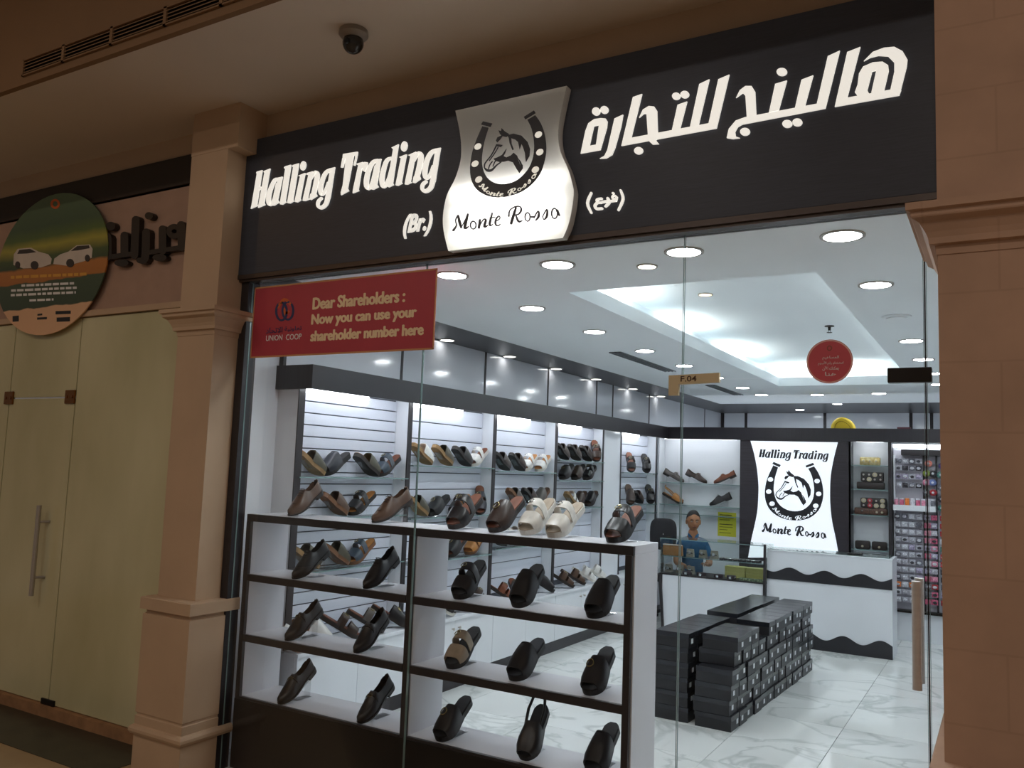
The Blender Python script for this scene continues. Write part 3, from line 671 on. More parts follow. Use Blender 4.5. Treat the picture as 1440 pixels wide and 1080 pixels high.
# oval notice with two cars
oc = on(1, -0.04, 69, 371)
ov = thing('oval_poster', 'oval green and orange poster with two white cars', 'poster', (oc.x, -0.03, oc.z))
q0 = on(1, -0.04, -6, 362); q1 = on(1, -0.04, 147, 355); qt = on(1, -0.04, 85, 272); qb = on(1, -0.04, 60, 472)
RX = (q1.x - q0.x) / 2; RZ = (qt.z - qb.z) / 2
def poster_mat():
    m = bpy.data.materials.new('oval_poster_print'); m.use_nodes = True
    nt = m.node_tree; b_ = nt.nodes['Principled BSDF']; L = nt.links.new
    tc = nt.nodes.new('ShaderNodeTexCoord'); sx = nt.nodes.new('ShaderNodeSeparateXYZ'); L(tc.outputs['Object'], sx.inputs[0])
    mr = nt.nodes.new('ShaderNodeMapRange'); mr.inputs['From Min'].default_value = -RZ; mr.inputs['From Max'].default_value = RZ
    nz = nt.nodes.new('ShaderNodeTexNoise'); nz.inputs['Scale'].default_value = 6
    ad = nt.nodes.new('ShaderNodeMath'); ad.operation = 'MULTIPLY_ADD'; ad.inputs[1].default_value = 0.04
    L(tc.outputs['Object'], nz.inputs['Vector']); L(sx.outputs['Z'], mr.inputs['Value']); L(nz.outputs['Fac'], ad.inputs[0]); L(mr.outputs[0], ad.inputs[2])
    r = nt.nodes.new('ShaderNodeValToRGB'); cr = r.color_ramp; cr.interpolation = 'LINEAR'
    stops = [(0.0, 'e0b48c'), (0.215, 'e0b48c'), (0.22, '3a4a35'), (0.40, '44543c'), (0.405, 'b07030'), (0.50, 'b87838'), (0.52, '3c4c30'), (0.58, '4a5a30'), (0.66, 'a8a040'), (0.72, '5a7038'), (0.80, '4a6048'), (1.0, '5c7458')]
    while len(cr.elements) < len(stops): cr.elements.new(0.5)
    for e, (p_, c_) in zip(cr.elements, stops): e.position = p_; e.color = (*lin(c_), 1)
    L(ad.outputs[0], r.inputs[0]); L(r.outputs[0], b_.inputs['Base Color']); b_.inputs['Roughness'].default_value = 0.4
    return m
M_POST = poster_mat()
MB().prism(ell(0, 0, RX, RZ, 48), 'y', 0.0, -0.008).obj('board', M_POST, ov)
M_CARW = mat('white_car_print', 'cfc4b8', 0.5); M_CARD_ = mat('dark_car_print', '3a332e', 0.5)
def fov(u, v):
    q = on(1, -0.04, u / 4.0, 240 + v / 4.0); return (q.x - oc.x, q.z - oc.z)
for body, win, whe in [
  ([(75, 530), (78, 470), (100, 440), (175, 433), (215, 455), (270, 470), (290, 495), (285, 525), (230, 545), (130, 550)], [(98, 468), (110, 446), (170, 440), (205, 458), (150, 466)], [ell(195, 532, 22, 24, 14), ell(100, 530, 14, 20, 14)]),
  ([(300, 525), (305, 495), (340, 470), (385, 455), (430, 420), (505, 415), (520, 440), (515, 490), (470, 510), (380, 535)], [(400, 452), (435, 424), (500, 420), (505, 436), (440, 448)], [ell(395, 520, 22, 24, 14), ell(492, 492, 14, 20, 14)])]:
    cb = link('car_picture', polys_mesh('car_picture', [body], fov, 'y', -0.008, -0.010, M_CARW), ov)
    link('car_window', polys_mesh('car_window', [win], fov, 'y', -0.010, -0.0115, M_CARD_), cb)
    for wv in whe: link('car_wheel', polys_mesh('car_wheel', [wv], fov, 'y', -0.010, -0.0115, M_CARD_), cb)
link('emblem', polys_mesh('emblem', ring_polys(310, 187, 26, 28, 12), fov, 'y', -0.008, -0.010, M_ORNG), ov)
for (x0, x1, y, h, dx, m_) in [(120, 415, 640, 13, -5, M_WHITEPR), (62, 430, 668, 13, -8, M_WHITEPR), (60, 425, 694, 13, -8, M_WHITEPR), (165, 300, 724, 12, -3, M_WHITEPR), (60, 490, 592, 16, -18, mat('gold_print', 'd8a040', 0.5))]:
    ws = []; x = x0
    rr = random.Random(int(x0 + y))
    while x < x1:
        l_ = rr.uniform(16, 48); xe = min(x + l_, x1)
        yy = y - (x - x0) * 0.045
        ws.append([(x, yy), (xe, yy - (xe - x) * 0.045), (xe, yy - (xe - x) * 0.045 + h), (x, yy + h)]); x = xe + 8
    link('print_line', polys_mesh('print_line', ws, fov, 'y', -0.008, -0.0095, m_), ov)
for (x0, x1, y0, y1) in [(312, 396, 790, 808), (70, 104, 818, 850), (210, 236, 806, 816), (208, 262, 826, 838), (318, 392, 826, 850)]:
    link('print_block', polys_mesh('print_block', [[(x0, y0), (x1, y0 - 3), (x1, y1 - 3), (x0, y1)]], fov, 'y', -0.008, -0.0095, M_BLACKPR), ov)

# ================================================================== SHOP GLASS, DOOR, BANNER
def glass_panel(name, x0, x1, z0, z1, label, cat='glass panel'):
    t = thing(name, label, cat, ((x0 + x1) / 2, 0.0, z0))
    o = MB().box(x0, x1, -0.003, 0.003, z0, z1).obj('pane', M_GLASS, t); o.location = (-(x0 + x1) / 2, 0, -z0)
    for xe in (x0, x1 - 0.0015):
        o = MB().box(xe, xe + 0.0015, -0.0032, 0.0032, z0, z1).obj('polished_edge', M_EDGEG, t); o.location = (-(x0 + x1) / 2, 0, -z0)
    return t
glass_panel('shop_window', -3.447, -2.303, 0.004, 2.5, 'clear shop window pane behind the red banner')
glass_panel('shop_window', -2.299, -1.062, 0.004, 2.5, 'clear shop window pane in front of the right half of the shoe display')
dr = glass_panel('glass_door', -1.058, -0.223, 0.008, 1.928, 'clear glass shop door with a vertical steel bar handle', 'door')
glass_panel('glass_transom', -1.058, -0.223, 1.934, 2.5, 'clear glass transom above the shop door', 'glass panel')
glass_panel('shop_window', -0.215, 1.2, 0.004, 2.5, 'clear glass pane partly behind the broad right pillar')
do = Vector((0.6405, 0, -0.008))
o = MB().tube([(-0.25, -0.055, 0.915), (-0.25, -0.055, 1.255)], 0.0145, 14).obj('handle_bar', M_HANDLE, dr, True); o.location = do
o = MB().tube([(-0.25, 0.055, 0.915), (-0.25, 0.055, 1.255)], 0.0145, 14).obj('handle_bar', M_HANDLE, dr, True); o.location = do
for z in (0.985, 1.185):
    o = MB().tube([(-0.25, -0.055, z), (-0.25, 0.055, z)], 0.006, 10).obj('standoff', M_STEEL, dr, True); o.location = do
struct(bx('trim_9', -0.221, -0.217, -0.006, 0.006, 0.004, 2.5, M_DARKMET), 'dark seal along the edge of the glass door')
t = tag(MB().cbox(-0.335, -0.20, -0.02, 0.02, 1.905, 1.955, 0.003).obj('door_clamp', M_DARKMET), 'dark metal clamp at the top right corner of the shop door', 'clamp')
# cardboard covered clamp with hand written number
cb = thing('cardboard_marker', 'tan L-shaped cardboard marker reading F.04 on the door corner', 'marker', (-1.06, -0.02, 1.87))
MB().prism([(-0.048, 0.0), (-0.01, 0.0), (-0.008, 0.042), (0.148, 0.047), (0.148, 0.083), (-0.048, 0.077)], 'y', 0.014, -0.004).obj('card', M_CARD, cb)
o = link('lettering', text_mesh('F.04', 0.062, 0.022, 0, 0.01, 0.001, m=mat('brown_marker_ink', '4a3020', 0.6)), cb, (0.0, -0.0042, 0.052))
# round red sticker
rs = thing('round_sticker', 'round red sticker with white Arabic writing on the glass', 'sticker', (-0.523, -0.0065, 1.985))
MB().lathe([(0.078, 0.0), (0.078, 0.0015)], (0, 0, 0), 40, 'y').obj('disc', mat('coral_red_sticker', 'c8505a', 0.4), rs)
mb = MB()
for p_ in ring_polys(0, 0, 0.0765, 0.0765, 0.0045, 40): mb.prism(p_, 'y', -0.0016, -0.0021)
mb.obj('white_ring', mat('pale_pink_print', 'e8b8b0', 0.5), rs)
mb = MB()
for p_ in ring_polys(0, 0.047, 0.009, 0.010, 0.004, 14): mb.prism(p_, 'y', -0.0016, -0.0021)
mb.obj('emblem', mat('dark_gold_print', '8a4a3a', 0.5), rs)
for k, (body, wd) in enumerate([('ﻢﻴﻫﺎﺴﻤﻟا', 0.055), ('ﻢﻬﺳﻷا ﻢﻗر ماﺪﺨﺘﺳا', 0.085), ('نﻵا ﻚﻨﻜﻤﻳ', 0.055), ('ﺎﻨﻫ', 0.038)]):
    link('lettering', text_mesh(body, wd, 0.015, 0, 0.015, 0.0004, m=M_WHITEPR), rs, (-wd / 2 + 0.004, -0.0017, 0.005 - k * 0.019))
# red banner
bn = thing('red_banner', 'red shareholder banner with cream lettering at the window top', 'banner', (-2.828, -0.007, 2.095))
MB().box(-0.592, 0.592, -0.003, 0.0, 0.0, 0.378).obj('sheet', M_RED, bn)
e = MB(); e.box(-0.592, 0.592, -0.0045, -0.003, 0.0, 0.008); e.box(-0.592, 0.592, -0.0045, -0.003, 0.370, 0.378); e.box(-0.592, -0.586, -0.0045, -0.003, 0.0, 0.378); e.box(0.586, 0.592, -0.0045, -0.003, 0.0, 0.378)
e.obj('border', M_TANB, bn)
def banner_text(body, p0, p1, h, m, bold=0.02, fat=0.0):
    a = on(1, -0.01, *p0); b_ = on(1, -0.01, *p1)
    me = text_mesh(body, b_.x - a.x, h, 0, bold, 0.0008, m=m, fat=fat)
    o = link('lettering', me, bn); o.location = (a.x + 2.828, -0.0034, (a.z + b_.z) / 2 - 2.095)
banner_text('Dear Shareholders :', (440, 434), (569, 426), 0.060, M_CREAMT, 0.012, 0.0032)
banner_text('Now you can use your', (438, 460), (585, 451), 0.066, M_CREAMT, 0.012, 0.0032)
banner_text('shareholder number here', (437, 479), (595, 472), 0.052, M_CREAMT, 0.012, 0.0032)
banner_text('UNION', (374, 480), (397, 478.5), 0.030, M_WHITEPR, 0.01); banner_text('COOP', (402, 478.5), (424, 477), 0.030, M_WHITEPR, 0.01)
banner_text('دﺎﺤﺗﻻا', (374, 469), (397, 467.5), 0.030, M_NAVY, 0.01); banner_text('ﺔﻴﻧوﺎﻌﺗ', (400, 467.5), (424, 466), 0.030, M_NAVY, 0.01)
def fbn(px, py):
    q = on(1, -0.01, px, py); return (q.x + 2.828, q.z - 2.095)
for pl_, m_ in [(ring_polys(396, 438, 9, 14, 3), M_NAVY), (ring_polys(405, 437, 9, 14, 3), M_NAVY), (stroke_polys([(391, 432, 4), (400, 421, 4), (409, 428, 4)]), M_ORNG), ([[(398, 432), (408, 438), (402, 446), (396, 442)]], M_ORNG)]:
    link('emblem', polys_mesh('emblem', pl_, fbn, 'y', -0.003, -0.0045, m_), bn)

# ================================================================== SHOP WINDOW DISPLAY UNIT
DX0, DX1, DY0, DY1 = -3.44, -1.27, 0.06, 0.335
DXM = -2.36
SHZ = [0.355, 0.665, 0.972, 1.28]
du = thing('display_unit', 'open white window display unit with dark edges and black base', 'display unit', ((DX0 + DX1) / 2, 0.2, 0))
DO = Vector((-(DX0 + DX1) / 2, -0.2, 0))
def dp(name, x0, x1, y0, y1, z0, z1, m):
    o = bx(name, x0, x1, y0, y1, z0, z1, m, du, 0.0015); o.location = DO
    return o
M_DISPW = mat('white_display_board', 'd6d6dc', 0.25, var=0.03, scale=3)
dp('top_panel', DX0, DX1, DY0 + 0.018, DY1, SHZ[3] - 0.036, SHZ[3], M_DISPW)
dp('front_edge', DX0, DX1, DY0, DY0 + 0.018, SHZ[3] - 0.038, SHZ[3] - 0.001, M_EDGE)
for z in SHZ[:3]:
    for (a, b_) in ((DX0 + 0.03, DXM - 0.02), (DXM + 0.02, DX1 - 0.035)):
        dp('shelf', a, b_, DY0 + 0.018, DY1, z - 0.034, z, M_DISPW)
        dp('front_edge', a, b_, DY0, DY0 + 0.018, z - 0.036, z - 0.001, M_EDGE)
for (a, b_) in ((DX0, DX0 + 0.03), (DXM - 0.02, DXM + 0.02), (DX1 - 0.035, DX1)):
    dp('upright', a, b_, DY0 + 0.018, DY1, 0.0, SHZ[3] - 0.036, M_DISPW)
    dp('upright_edge', a + (0.004 if a == DXM - 0.02 else 0), b_ - (0.004 if a == DXM - 0.02 else 0.006 if b_ == DX1 else 0), DY0 - 0.001, DY0 + 0.018, 0.0, SHZ[3] - 0.038, M_EDGE)
dp('base_panel', DX0, DX1, DY0 - 0.004, DY0 + 0.014, 0.0, SHZ[0] - 0.012, M_BLACKP)
dp('base_panel', DX0 + 0.03, DX1 - 0.035, DY1 - 0.018, DY1, 0.0, SHZ[0] - 0.034, M_DISPW)

# ================================================================== LEFT WALL SHELVING
FX = -3.365; SFX = -3.48; SBX = -3.588
fa = thing('shelf_fascia', 'long dark wood fascia over the wall shelves along the left', 'fascia', (FX, 3.3, 1.975))
fo = Vector((-FX, -3.3, -1.975))
def pc(o, off): o.location = off; return o
pc(bx('front_board', FX - 0.022, FX, 0.4, 6.25, 1.975, 2.113, M_DARKH, fa), fo)
pc(bx('end_board', XL, FX - 0.022, 0.4, 0.422, 1.975, 2.113, M_DARKH, fa), fo)
pc(bx('soffit_board', XL, FX - 0.022, 0.422, 6.25, 2.0, 2.02, M_WHITE, fa), fo)
pc(bx('cover_board', XL, FX - 0.022, 0.422, 6.25, 2.093, 2.113, M_DARKH, fa), fo)
BAYS = [(0.425, 1.49, 0.0705), (1.49, 2.60, 0.12), (2.60, 3.67, 0.12), (3.67, 4.71, 0.12), (5.15, 6.22, 0.12)]
BNAME = ['first', 'second', 'third', 'fourth', 'fifth']
SHELVES = [[0.93, 1.235, 1.477], [0.90, 1.205, 1.565], [0.93, 1.255, 1.543], [1.22, 1.475, 1.66], [1.125, 1.222, 1.57]]
for k, (y0, y1, pitch) in enumerate(BAYS):
    t = thing('shelf_bay', BNAME[k] + ' white slatted wall shelf bay counted from the street glass', 'shelf unit', (XL + 0.05, (y0 + y1) / 2, 0.51), group='left wall shelf bays')
    off = Vector((-XL - 0.05, -(y0 + y1) / 2, -0.51))
    pc(bx('back_panel', XL, SBX - 0.012, y0 + 0.018, y1 - 0.026, 0.51, 2.0, M_GROOVE, t), off)
    pc(bx('side_panel', XL, SFX - 0.008, y1 - 0.026, y1 - 0.004, 0.51, 2.0, M_WHITE, t), off)
    pc(bx('side_panel', XL, SFX - 0.008, y0, y0 + 0.018, 0.51, 2.0, M_WHITE, t), off)
    pc(bx('front_edge', SFX - 0.008, SFX, y1 - 0.027, y1 - 0.001, 0.51, 2.0, M_EDGE, t), off)
    pc(bx('front_edge', SFX - 0.008, SFX, y0 + 0.0, y0 + (0.05 if k == 0 else 0.016), 0.51, 2.0, M_EDGE, t), off)
    nsl = int((1.998 - 0.512) / pitch)
    sm = MB().cbox(SBX - 0.012, SBX, y0 + 0.02, y1 - 0.028, 0.0, pitch - 0.007, 0.002).mesh('slat', M_SLAT)
    for i in range(nsl):
        link('slat', sm, t, off + Vector((0, 0, 1.998 - (i + 1) * pitch)))
    gm = MB().box(SBX + 0.002, SFX + 0.02, y0 + 0.02, y1 - 0.029, -0.008, -0.0005).mesh('glass_shelf', M_SHELFG)
    em = MB().box(SFX + 0.02, SFX + 0.0225, y0 + 0.02, y1 - 0.029, -0.008, -0.0005).mesh('glass_edge', M_EDGEG)
    for z in SHELVES[k]:
        gs = link('glass_shelf', gm, t, off + Vector((0, 0, z))); link('glass_edge', em, gs)
        for yy in (y0 + 0.028, y1 - 0.036):
            MB().lathe([(0.005, 0), (0.005, 0.012)], (-3.50, yy, z - 0.0135), 8, 'y').obj('shelf_pin', M_STEEL, gs).location = (0, 0, -z)
    lt = MB().box(SBX + 0.004, SBX + 0.022, y0 + 0.03, y1 - 0.35, 1.972, 1.998).obj('light_tube', M_TUBE, t); lt.location = off
    fr_ = MB().box(FX - 0.06, FX - 0.04, y0 + 0.05, y1 - 0.05, 1.984, 1.999).obj('light_strip', M_TUBE, t); fr_.location = off
tag(bx('white_column', XL, SFX - 0.01, 4.712, 5.148, 0.51, 2.0, M_WHITE, None, 0.004), 'plain white column between the fourth and fifth wall shelf bays', 'column')
# base cabinets and worktop
tag(bx('cabinet_top', XL, -3.355, 0.41, 6.2, 0.488, 0.51, M_WHITE, None, 0.002), 'long white worktop over the low wall cabinets', 'worktop')
ys = [0.42 + i * 1.0333 for i in range(6)]
for k, y0 in enumerate(ys):
    y1 = y0 + 1.0323 if k < 5 else 6.19
    t = thing('base_cabinet', ['nearest', 'second', 'third', 'fourth', 'fifth', 'farthest'][k] + ' low white wall cabinet with paired doors and dark plinth', 'cabinet', (-3.5, (y0 + y1) / 2, 0), group='low wall cabinets')
    off = Vector((3.5, -(y0 + y1) / 2, 0))
    pc(bx('body', -3.605, -3.388, y0, y1, 0.1, 0.488, M_WHITE, t), off)
    pc(bx('plinth', -3.605, -3.40, y0, y1, 0.0, 0.1, M_DARKH, t), off)
    ym = (y0 + y1) / 2
    for (a, b_, ky) in ((y0 + 0.002, ym - 0.0015, ym - 0.04), (ym + 0.0015, y1 - 0.002, ym + 0.04)):
        dd = pc(bx('door', -3.388, -3.37, a, b_, 0.104, 0.485, M_WHITE, t, 0.0015), off)
        MB().lathe([(0.004, 0), (0.004, 0.012), (0.010, 0.016), (0.010, 0.022), (0.005, 0.026)], (-3.37, ky, 0.43), 10, 'x').obj('knob', M_STEEL, dd, True)
# glossy panels high on the side and rear walls
M_GLOSSP = mat('glossy_white_panel', 'e2e6ee', 0.12, var=0.02, scale=1.2, coat=0.3)
ydv = [0.43, 1.536, 2.63, 3.724, 4.80, 5.22, 6.30, 7.43, 8.45, 9.28]
for i in range(len(ydv) - 1):
    bx('panel', XL, -3.622, ydv[i] + 0.012, ydv[i + 1] - 0.012, 2.12, 2.498, M_GLOSSP, bpy.data.objects['wall_left'])
    bx('divider', XL, -3.618, ydv[i] - 0.012, ydv[i] + 0.012, 2.113, 2.499, M_EDGE, bpy.data.objects['wall_left'])
bx('divider', XL, -3.6, 9.24, 9.3, 2.0, 2.499, M_EDGE, bpy.data.objects['wall_left'])
bdv = [-3.6] + [on(1, 9.27, px, 590).x for px in (1049, 1160, 1281, 1310)] + [1.19]
for i in range(len(bdv) - 1):
    bx('panel', bdv[i] + 0.02, bdv[i + 1] - 0.02, 9.272, 9.3, 1.9, 2.498, M_GLOSSP, bpy.data.objects['wall_back'])
    bx('divider', bdv[i] - 0.02, bdv[i] + 0.02, 9.268, 9.3, 1.9, 2.499, M_EDGE, bpy.data.objects['wall_back'])

# ================================================================== CEILING FITTINGS
def downlight(x, y, r, label, z=CZ, m=None, group='shop downlights'):
    t = thing('downlight', label, 'downlight', (x, y, z), group=group)
    MB().lathe([(r * 0.88, -0.004), (r * 0.88, 0.0)], n=24).obj('lens', m or M_LAMP, t)
    rg = MB()
    for p_ in ring_polys(0, 0, r * 1.06, r * 1.06, r * 0.17, 24): rg.prism(p_, 'z', -0.006, 0.0)
    rg.obj('ring', M_STEEL, t)
ordn = ['nearest', 'second', 'third', 'fourth', 'fifth', 'sixth', 'seventh']
for k, x in enumerate((-2.316, -1.736, -1.141, -0.515)):
    downlight(x, 0.225, 0.078, ['first', 'second', 'third', 'fourth'][k] + ' from the left of the ceiling downlights right behind the glass')
for k, y in enumerate((1.10, 1.965, 2.889, 3.808, 4.74, 5.681, 6.483)):
    downlight(-2.35, y, 0.075, ordn[k] + ' downlight in the row between shelves and ceiling tray')
for k, y in enumerate((1.135, 2.924, 3.862, 4.78, 5.66)):
    downlight(-0.508, y, 0.075, ordn[k] + ' downlight in the row right of the ceiling tray')
downlight(-1.76, 6.55, 0.075, 'left one of two downlights beyond the ceiling tray'); downlight(-1.124, 6.48, 0.075, 'right one of two downlights beyond the ceiling tray')
downlight(-1.374, 0.404, 0.045, 'small warm downlight near the glass between larger ones', m=emis('soft_warm_lens', (1.0, 0.9, 0.72), 6.0))
for k, y in enumerate((1.05, 1.98, 2.898, 3.75, 4.637, 5.62, 6.51)):
    downlight(-3.555, y, 0.056, ordn[k] + ' downlight in the dark wood ceiling strip', group='downlights in the dark strip', m=emis('strip_lens', (1.0, 0.97, 0.93), 4.0))
downlight(-2.364, 8.63, 0.06, 'left downlight in the rear dark ceiling strip', group='downlights in the dark strip', m=M_LAMP)
downlight(-1.743, 7.74, 0.06, 'right downlight in the rear dark ceiling strip', group='downlights in the dark strip', m=M_LAMP)
downlight(-1.64, 2.11, 0.045, 'small amber lamp in the raised tray ceiling', z=CZ + 0.23, m=M_LAMPW)
for x, y, z, lab in ((-1.2, 0.86, CZ + 0.23, 'sprinkler head at the near edge of the ceiling tray'), (-1.12, 3.52, CZ + 0.23, 'sprinkler head in the middle of the ceiling tray')):
    t = thing('sprinkler', lab, 'sprinkler', (x, y, z))
    MB().lathe([(0.035, 0.0), (0.035, -0.006), (0.012, -0.01), (0.010, -0.035)], n=14).obj('rosette', M_DARKMET, t)
    MB().lathe([(0.02, -0.05), (0.02, -0.053)], n=12).obj('deflector', M_DARKMET, t)
    MB().tube([(0.008, 0, -0.034), (0.008, 0, -0.051)], 0.002, 6).obj('frame_arm', M_DARKMET, t); MB().tube([(-0.008, 0, -0.034), (-0.008, 0, -0.051)], 0.002, 6).obj('frame_arm', M_DARKMET, t)
M_SLOT = mat('grey_slot_metal', '7d8488', 0.5)
for y0, y1, lab in ((2.89, 4.17, 'nearer grey slot air diffuser in the shop ceiling'), (5.36, 6.46, 'farther grey slot air diffuser in the shop ceiling')):
    t = thing('slot_diffuser', lab, 'air diffuser', (-2.6, y0, CZ))
    bx('recess', -0.05, 0.05, 0, y1 - y0, -0.003, 0.0, M_DARKMET, t)
    for x in (-0.05, -0.018, 0.014, 0.046): bx('blade', x, x + 0.006, 0, y1 - y0, -0.008, -0.003, M_SLOT, t)
t = thing('round_vent', 'flat round white vent in the ceiling right of the tray', 'vent', (-0.505, 2.01, CZ))
MB().lathe([(0.08, 0.0), (0.08, -0.006), (0.07, -0.009)], n=28).obj('plate', M_CEIL, t); MB().lathe([(0.055, -0.0092), (0.055, -0.014), (0.045, -0.016)], n=28).obj('cone', M_CEIL, t)

# ================================================================== REAR BACKDROP
YB = 6.25
rf = thing('rear_fascia', 'dark wood fascia across the rear backdrop', 'fascia', (-1.2, YB, 1.975)); ro = Vector((1.2, -YB, -1.975))
pc(bx('front_board', FX - 0.022, 1.19, YB, YB + 0.022, 1.975, 2.113, M_DARKH, rf), ro)
pc(bx('cover_board', FX - 0.022, 1.19, YB + 0.022, 6.52, 2.093, 2.113, M_DARKH, rf), ro)
pc(bx('soffit_board', FX - 0.022, 1.19, YB + 0.022, 6.46, 1.99, 2.005, M_WHITE, rf), ro)
struct(bx('wall_partition', XL, 1.19, 6.462, 6.52, 0.0, 2.09, M_WALLW), 'white partition wall at the rear of the shop')
bo = Vector((0, 0, 0))
tag(bx('backdrop_panel', -2.53, -1.376, YB + 0.024, 6.46, 0.0, 1.988, M_DARKW, None, 0.002), 'dark wood panel behind the glowing logo', 'wall panel')
for (x0, x1, zs) in ((-3.468, -2.53, (1.473, 1.222, 1.12)), (-1.376, -1.018, (1.735, 1.488, 1.226, 0.872))):
    bk = thing('shelf_niche', ('white lit shelf niche with shoes left of the glowing logo' if x0 < -3 else 'narrow lit shelf niche with bags right of the glowing logo'), 'shelf niche', (0, 0, 0))
    pc(bx('back_board', x0, x1, 6.456, 6.46, 0.0, 1.988, M_WHITE, bk), bo)
    for xp_ in (x0 - 0.02, x1 if x0 > -3 else None):
        if xp_ is not None: pc(bx('post', xp_, xp_ + (0.031 if xp_ > -1.1 else 0.018), YB + 0.024, 6.46, 0.0, 1.988, M_EDGE if xp_ > -1.1 else M_WHITE, bk), bo)
    for z in zs:
        gs = pc(bx('glass_shelf', x0 + 0.002, x1 - 0.002, 6.29, 6.46, z - 0.008, z, M_SHELFG, bk), bo)
        bx('glass_edge', x0 + 0.002, x1 - 0.002, 6.2875, 6.29, z - 0.008, z, M_EDGEG, gs)
    pc(bx('light_strip', x0 + 0.05, x1 - 0.05, 6.29, 6.31, 1.976, 1.989, M_TUBE, bk), bo)
# unseen fill lamp added behind the partition to brighten the rear panels
t = thing('tube_lamp', 'long unseen tube lamp added behind the rear partition to brighten the rear wall', 'tube lamp', (-1.9, 6.56, 1.15), group='added fill lamps at the rear')
bx('tube', -1.5, 1.5, -0.012, 0.012, 0.0, 0.024, emis('added_fill_tube', (0.92, 0.95, 1.0), 9.0), t); bx('batten', -1.52, 1.52, -0.038, -0.014, -0.01, 0.034, M_WHITE, t)
# lit logo panel
lg = thing('logo_light_panel', 'glowing white hourglass logo panel on the rear backdrop', 'sign', (-1.95, 6.26, 0.75)); lo = Vector((1.95, -6.26, -0.75))
def fin(u, v):
    q = on(1, 6.258, *cf(u, v)); return (q.x, q.z)
lp = catmull([(55, 50), (110, 250), (152, 480), (170, 700), (166, 900), (152, 1080), (110, 1290), (62, 1500), (20, 1740)], 4) + catmull([(1335, 1740), (1290, 1480), (1235, 1220), (1210, 1000), (1204, 800), (1215, 550), (1260, 300), (1318, 72)], 4)
M_LITP = mat('glowing_white_acrylic', 'f2f4f8', 0.3, var=0.01, emit=0.30, emitcol='f2f6ff')
lpanel = pc(MB().prism([fin(*q) for q in lp], 'y', 6.266, 6.258).obj('panel', M_LITP, lg), lo)
def put_in(me, name): return link(name, me, lpanel)
logo(fin, put_in, 6.258, 6.2565, 6.255, M_LITP, 1.0)
a0 = A(92, 915); hz = A(258, 358)[1] - a0[1]; xr = B(1312, 165)[0] - a0[0]
t0 = fin(175, 290); t1 = fin(1188, 250); th = fin(250, 172)[1] - t0[1]
def fword(fn):
    def f(u, v):
        q = fn(u, v); return (t0[0] + (q[0] - a0[0]) * (t1[0] - t0[0]) / xr, t0[1] + (q[1] - a0[1]) * th / hz)
    return f
for k in HALLING.values(): put_in(polys_mesh('letter', k, fword(A), 'y', 6.258, 6.256, M_BLACKL), 'letter')
for k in TRADING.values(): put_in(polys_mesh('letter', k, fword(B), 'y', 6.258, 6.256, M_BLACKL), 'letter')
sc = [[(225 + (u - 120) * 0.85, 1356 + (u - 120) * 0.85 * 0.07 + (v - 605) * 0.8) for u, v in p_] for p_ in unskew(script(0, 0, 1, 1.55))]
for sel in (True, False): put_in(polys_mesh('script_word', [q for q in sc if (min(a_[0] for a_ in q) < 660) == sel], fin, 'y', 6.258, 6.256, M_BLACKL), 'script_word')
# yellow notice
yn = thing('yellow_notice', 'yellow printed notice on the rear niche wall', 'notice', (-2.72, 6.455, 0.89))
MB().box(-0.105, 0.105, 0.0, 0.003, 0.0, 0.27).obj('sheet', M_YELLOW, yn)
for k, (z, wd) in enumerate(((0.235, 0.14), (0.205, 0.16), (0.18, 0.12), (0.13, 0.15), (0.10, 0.15), (0.07, 0.09), (0.035, 0.13))):
    bx('print_line', -0.085, -0.085 + wd, -0.0008, 0.0, z, z + 0.008, M_BLACKPR if k in (0, 3) else mat('olive_print', '7a7a20', 0.6), yn)
# things lying on top of the backdrop
cu_ = on(1, 6.38, 1186, 604)
t = thing('yellow_cushion', 'yellow rounded cushion lying on top of the rear fascia', 'cushion', (cu_.x, 6.38, 2.113))
mb = MB()
def cush(u, v):
    a = PI * u; s_ = max(0.0, 1 - (2 * v - 1) ** 4) ** 0.5
    z_ = 0.125 * math.sin(a) ** 0.75 * s_; x_ = -0.125 * math.cos(a) * (1 - 0.22 * math.sin(a)) * s_ - 0.012 * math.sin(a)
    return (x_, (v - 0.5) * 0.12, z_)
mb.grid(cush, 20, 10)
mb.obj('cover', M_BAGY, t, 'all'); MB().tube([cush(k / 16, 0.06) for k in range(17)], 0.004, 6).obj('piping', mat('dark_yellow_piping', 'a88a18', 0.7), t)
q = on(1, 6.36, 1271, 603)
tag(bx('maroon_box', q.x - 0.06, q.x + 0.06, 6.33, 6.42, 2.113, 2.135, mat('maroon_card', '5a2430', 0.6), None, 0.003), 'flat maroon box lying on top of the rear fascia', 'box')

# ================================================================== COUNTERS
ct = thing('counter', 'white counter with dark wavy bands', 'counter', (-1.43, 5.43, 0)); co = Vector((1.43, -5.43, 0))
pc(bx('body', -1.985, -0.88, 5.25, 5.62, 0.0, 0.868, M_WHITE, ct), co)
pc(bx('top', -1.985, -0.876, 5.245, 5.625, 0.868, 0.882, M_WHITE, ct, 0.002), co)
def wave(z0, mean, amp, xc):
    xs = [-1.985 + i * 1.105 / 60 for i in range(61)]
    return [(-1.985, z0)] + [(-0.88, z0)] + [(x, mean + amp * math.cos(2 * PI * (x - xc) / 0.318)) for x in reversed(xs)]
M_WAVE = mat('charcoal_wave_laminate', '2b2b30', 0.35)
pc(MB().prism(wave(0.607, 0.702, 0.026, -1.77), 'y', 5.25, 5.242).obj('wave_band', M_WAVE, ct), co)
pc(MB().prism(wave(0.0, 0.125, 0.03, -1.293), 'y', 5.25, 5.242).obj('wave_band', M_WAVE, ct), co)
